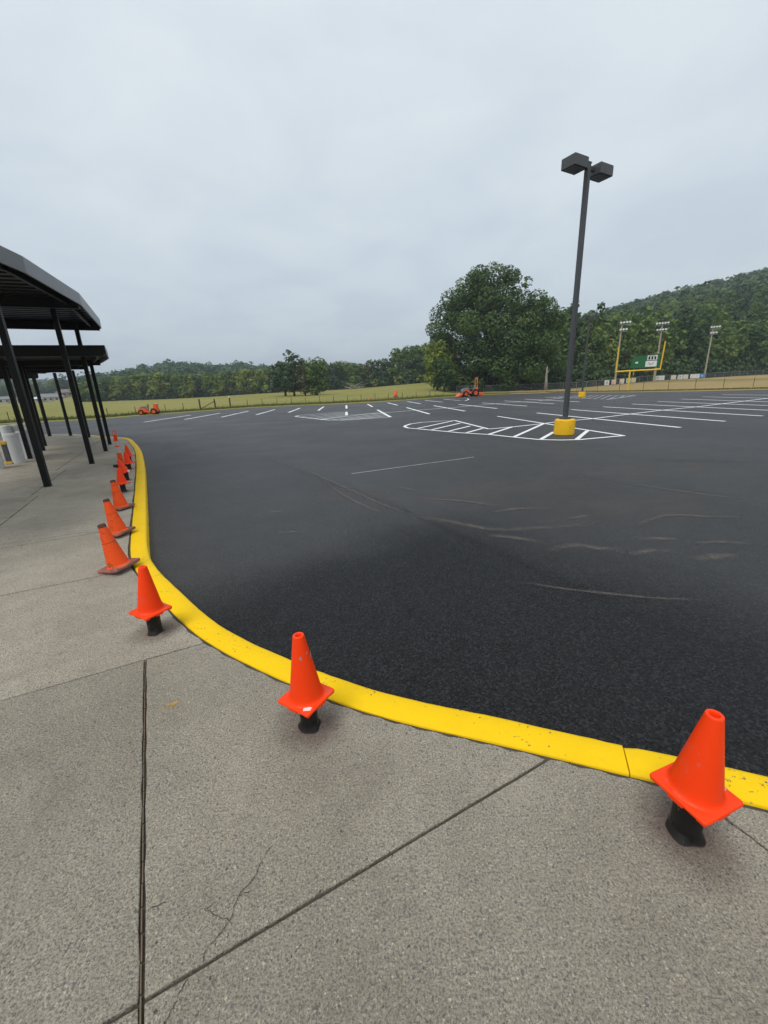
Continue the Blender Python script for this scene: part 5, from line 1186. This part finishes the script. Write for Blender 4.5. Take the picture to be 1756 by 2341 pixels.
# wooded hillside on the right: individual trees in staggered rows up the slope
HV = {}
for i, (k, H, Wd, base, n, shp, mat) in enumerate([('h0', 13, 9, .5, 15, 'round', LF_MID), ('h1', 14, 8.5, .5, 15, 'tall', LF_DARK), ('h2', 12.5, 9.5, .5, 15, 'broad', LF_MID), ('h3', 13, 8.5, .5, 15, 'round', LF_OAK), ('h4', 12, 8.5, .5, 15, 'round', LF_YEL), ('h5', 12, 8.5, .5, 15, 'round', LF_BRN), ('h6', 15, 6.5, .5, 14, 'cone', LF_DARK)]):
    HV[k] = variant(H, Wd, base, n, shp, .55, .78, 80 + i, mat)
HLAB = {'h0': 'green rounded tree', 'h1': 'tall dark green tree', 'h2': 'broad green tree', 'h3': 'dark green rounded tree', 'h4': 'yellow-green tree', 'h5': 'brownish tree', 'h6': 'pointed dark tree'}
def hill_tree(az, r, k, s, lab, grp):
    zone = 'above the far lamp' if az < AZP(1360) else 'above the left floodlight' if az < AZP(1440) else 'above the scoreboard' if az < AZP(1520) else 'left of the lone floodlight' if az < AZP(1600) else 'above the lone floodlight' if az < AZP(1680) else 'by the right edge of the photo'
    if 'front' in lab: lab = ' in the wood front, ' + zone.replace('above', 'behind')
    else: lab = (' low' if r < 165 else ' halfway up' if r < 205 else ' high') + ' on the hillside, ' + zone
    x, y = pol(az, r); r_ = empty('hillside_tree', (x, y, ground_z(x, y) - .2), random.random() * 6.28, HLAB[k] + lab, 'tree', grp); r_.scale = (s, s, s * random.uniform(.92, 1.08))
    link('crown', HV[k][0], r_)
    if r < 150: link('trunk', HV[k][1], r_)
cnt = 0; row = 0; r_off = 8.0
while r_off < 150:
    az = AZP(1205) + (row % 2) * .02
    while az < AZP(1756) + .16:
        d1 = d1_at(az); r = d1 + r_off * (1 - .0) + random.uniform(-2, 2)
        if r < 262:
            u_ = random.random()
            if r_off < 13: k = ['h1', 'h3', 'h0', 'h0', 'h2', 'h3'][int(u_ * 6)]
            else: k = ['h0', 'h2', 'h3', 'h4', 'h0', 'h1', 'h4', 'h2', 'h0', 'h5' if r_off > 60 else 'h3', 'h6', 'h2'][int(u_ * 12)]
            hill_tree(az, r, k, random.uniform(.85, 1.2) * (.80 if r_off < 13 else 1.0 if r < 170 else .86), ' in the front row behind the chain link fence' if r_off < 13 else ' on the wooded hillside at the right', 'front row of the wood behind the fence' if r_off < 13 else 'trees up the wooded hillside'); cnt += 1
        az += (6.3 if r_off < 30 else 7.8) / r * random.uniform(.85, 1.15)
    r_off += 7.0 if r_off < 30 else 11.5; row += 1
print('hillside trees', cnt)
for i, px in enumerate(np.arange(1215, 1790, 11)):
    az = AZP(px); place('wood_edge_shrub', az, d1_at(az) + random.uniform(3.2, 4.6), 'bush', 'dark shrub, ' + ORD(i + 1) + ' from the left along the wood edge behind the chain link fence', 'shrubs along the wood edge', random.uniform(.8, 1.1), random.uniform(.9, 1.5), None, 'shrub')

# far woods that read as one mass
def far_wood(name, label, az0, az1, r0, r1, n, Rr, size, cover, seed, mat, hmin=None):
    rng = np.random.default_rng(seed); lo = []
    for k in range(n):
        az = rng.uniform(az0, az1); r = math.sqrt(rng.uniform(r0 * r0, r1 * r1)); x, y = pol(az, r); z = ground_z(x, y); R_ = Rr * rng.uniform(.7, 1.25)
        if hmin is not None and z < hmin: continue
        lo.append((x, y, z + R_ * .55, R_, R_, R_ * 1.05))
        if rng.random() < .6: lo.append((x + rng.normal() * R_ * .5, y + rng.normal() * R_ * .5, z + R_ * 1.35, R_ * .62, R_ * .62, R_ * .62))
    V, T_ = leaf_cloud(lo, size, cover, rng, .05)
    return tag(link(name, np_mesh(name, V, None, T_, mat)), label, 'wood', None, 'stuff')
far_wood('hill_wood', 'green wood covering the rounded hill behind the left field', AZP(185), AZP(900), 235, 470, 1500, 4.6, 1.15, .55, 5, LF_HAZY, 2.2)
far_wood('distant_wood', 'blue-green wood on the distant ridge at the left', -1.12, -.52, 640, 1000, 2600, 5.6, 2.0, .5, 6, LF_HAZY, 1.5)
far_wood('ridge_wood', 'dark green wood along the high ridge at the right', AZP(1300), AZP(1756) + .18, 255, 620, 2300, 5.4, 1.5, .5, 8, LF_DARK)

# ragged grass along the edge of the asphalt
rng = np.random.default_rng(11); N = 26000
az = rng.uniform(-.98, .9, N); rr0 = np.array([r0_at(a) for a in az]); r = rr0 + rng.exponential(1.6, N) - .25
x = r * np.sin(az); y = r * np.cos(az); z = np.array([ground_z(a, b) for a, b in zip(x, y)]); hgt_ = rng.uniform(.05, .20, N); an = rng.uniform(0, pi, N); wd = rng.uniform(.02, .06, N)
dx_, dy_ = np.cos(an) * wd, np.sin(an) * wd; tx, ty = rng.normal(size=N) * .04, rng.normal(size=N) * .04
V = np.stack([np.stack([x - dx_, y - dy_, z - .03], 1), np.stack([x + dx_, y + dy_, z - .03], 1), np.stack([x + dx_ * .3 + tx, y + dy_ * .3 + ty, z + hgt_], 1), np.stack([x - dx_ * .3 + tx, y - dy_ * .3 + ty, z + hgt_], 1)], 1).reshape(-1, 3)
tag(link('verge_grass', np_mesh('verge_grass', V, None, np.clip(rng.random(N) * .6 + (az > .25) * .4, 0, 1), BLADE)), 'ragged grass along the edge of the asphalt', 'grass', None, 'stuff')

# ================================================================== HAZE
t = bpy.data.materials.new('thin_haze'); t.use_nodes = True; nt = t.node_tree; nt.nodes.clear()
o_ = nt.nodes.new('ShaderNodeOutputMaterial'); pv = nt.nodes.new('ShaderNodeVolumePrincipled'); pv.inputs['Color'].default_value = (0.80, 0.88, 0.97, 1); pv.inputs['Density'].default_value = HAZE_D; pv.inputs['Anisotropy'].default_value = .2
nt.links.new(pv.outputs[0], o_.inputs['Volume'])
if HAZE_D > 0:
    hz_ = MB().box((0, 0, 58), (5600, 5600, 126)).build('haze', t); tag(hz_, 'pale summer haze over the valley', 'haze', None, 'stuff')
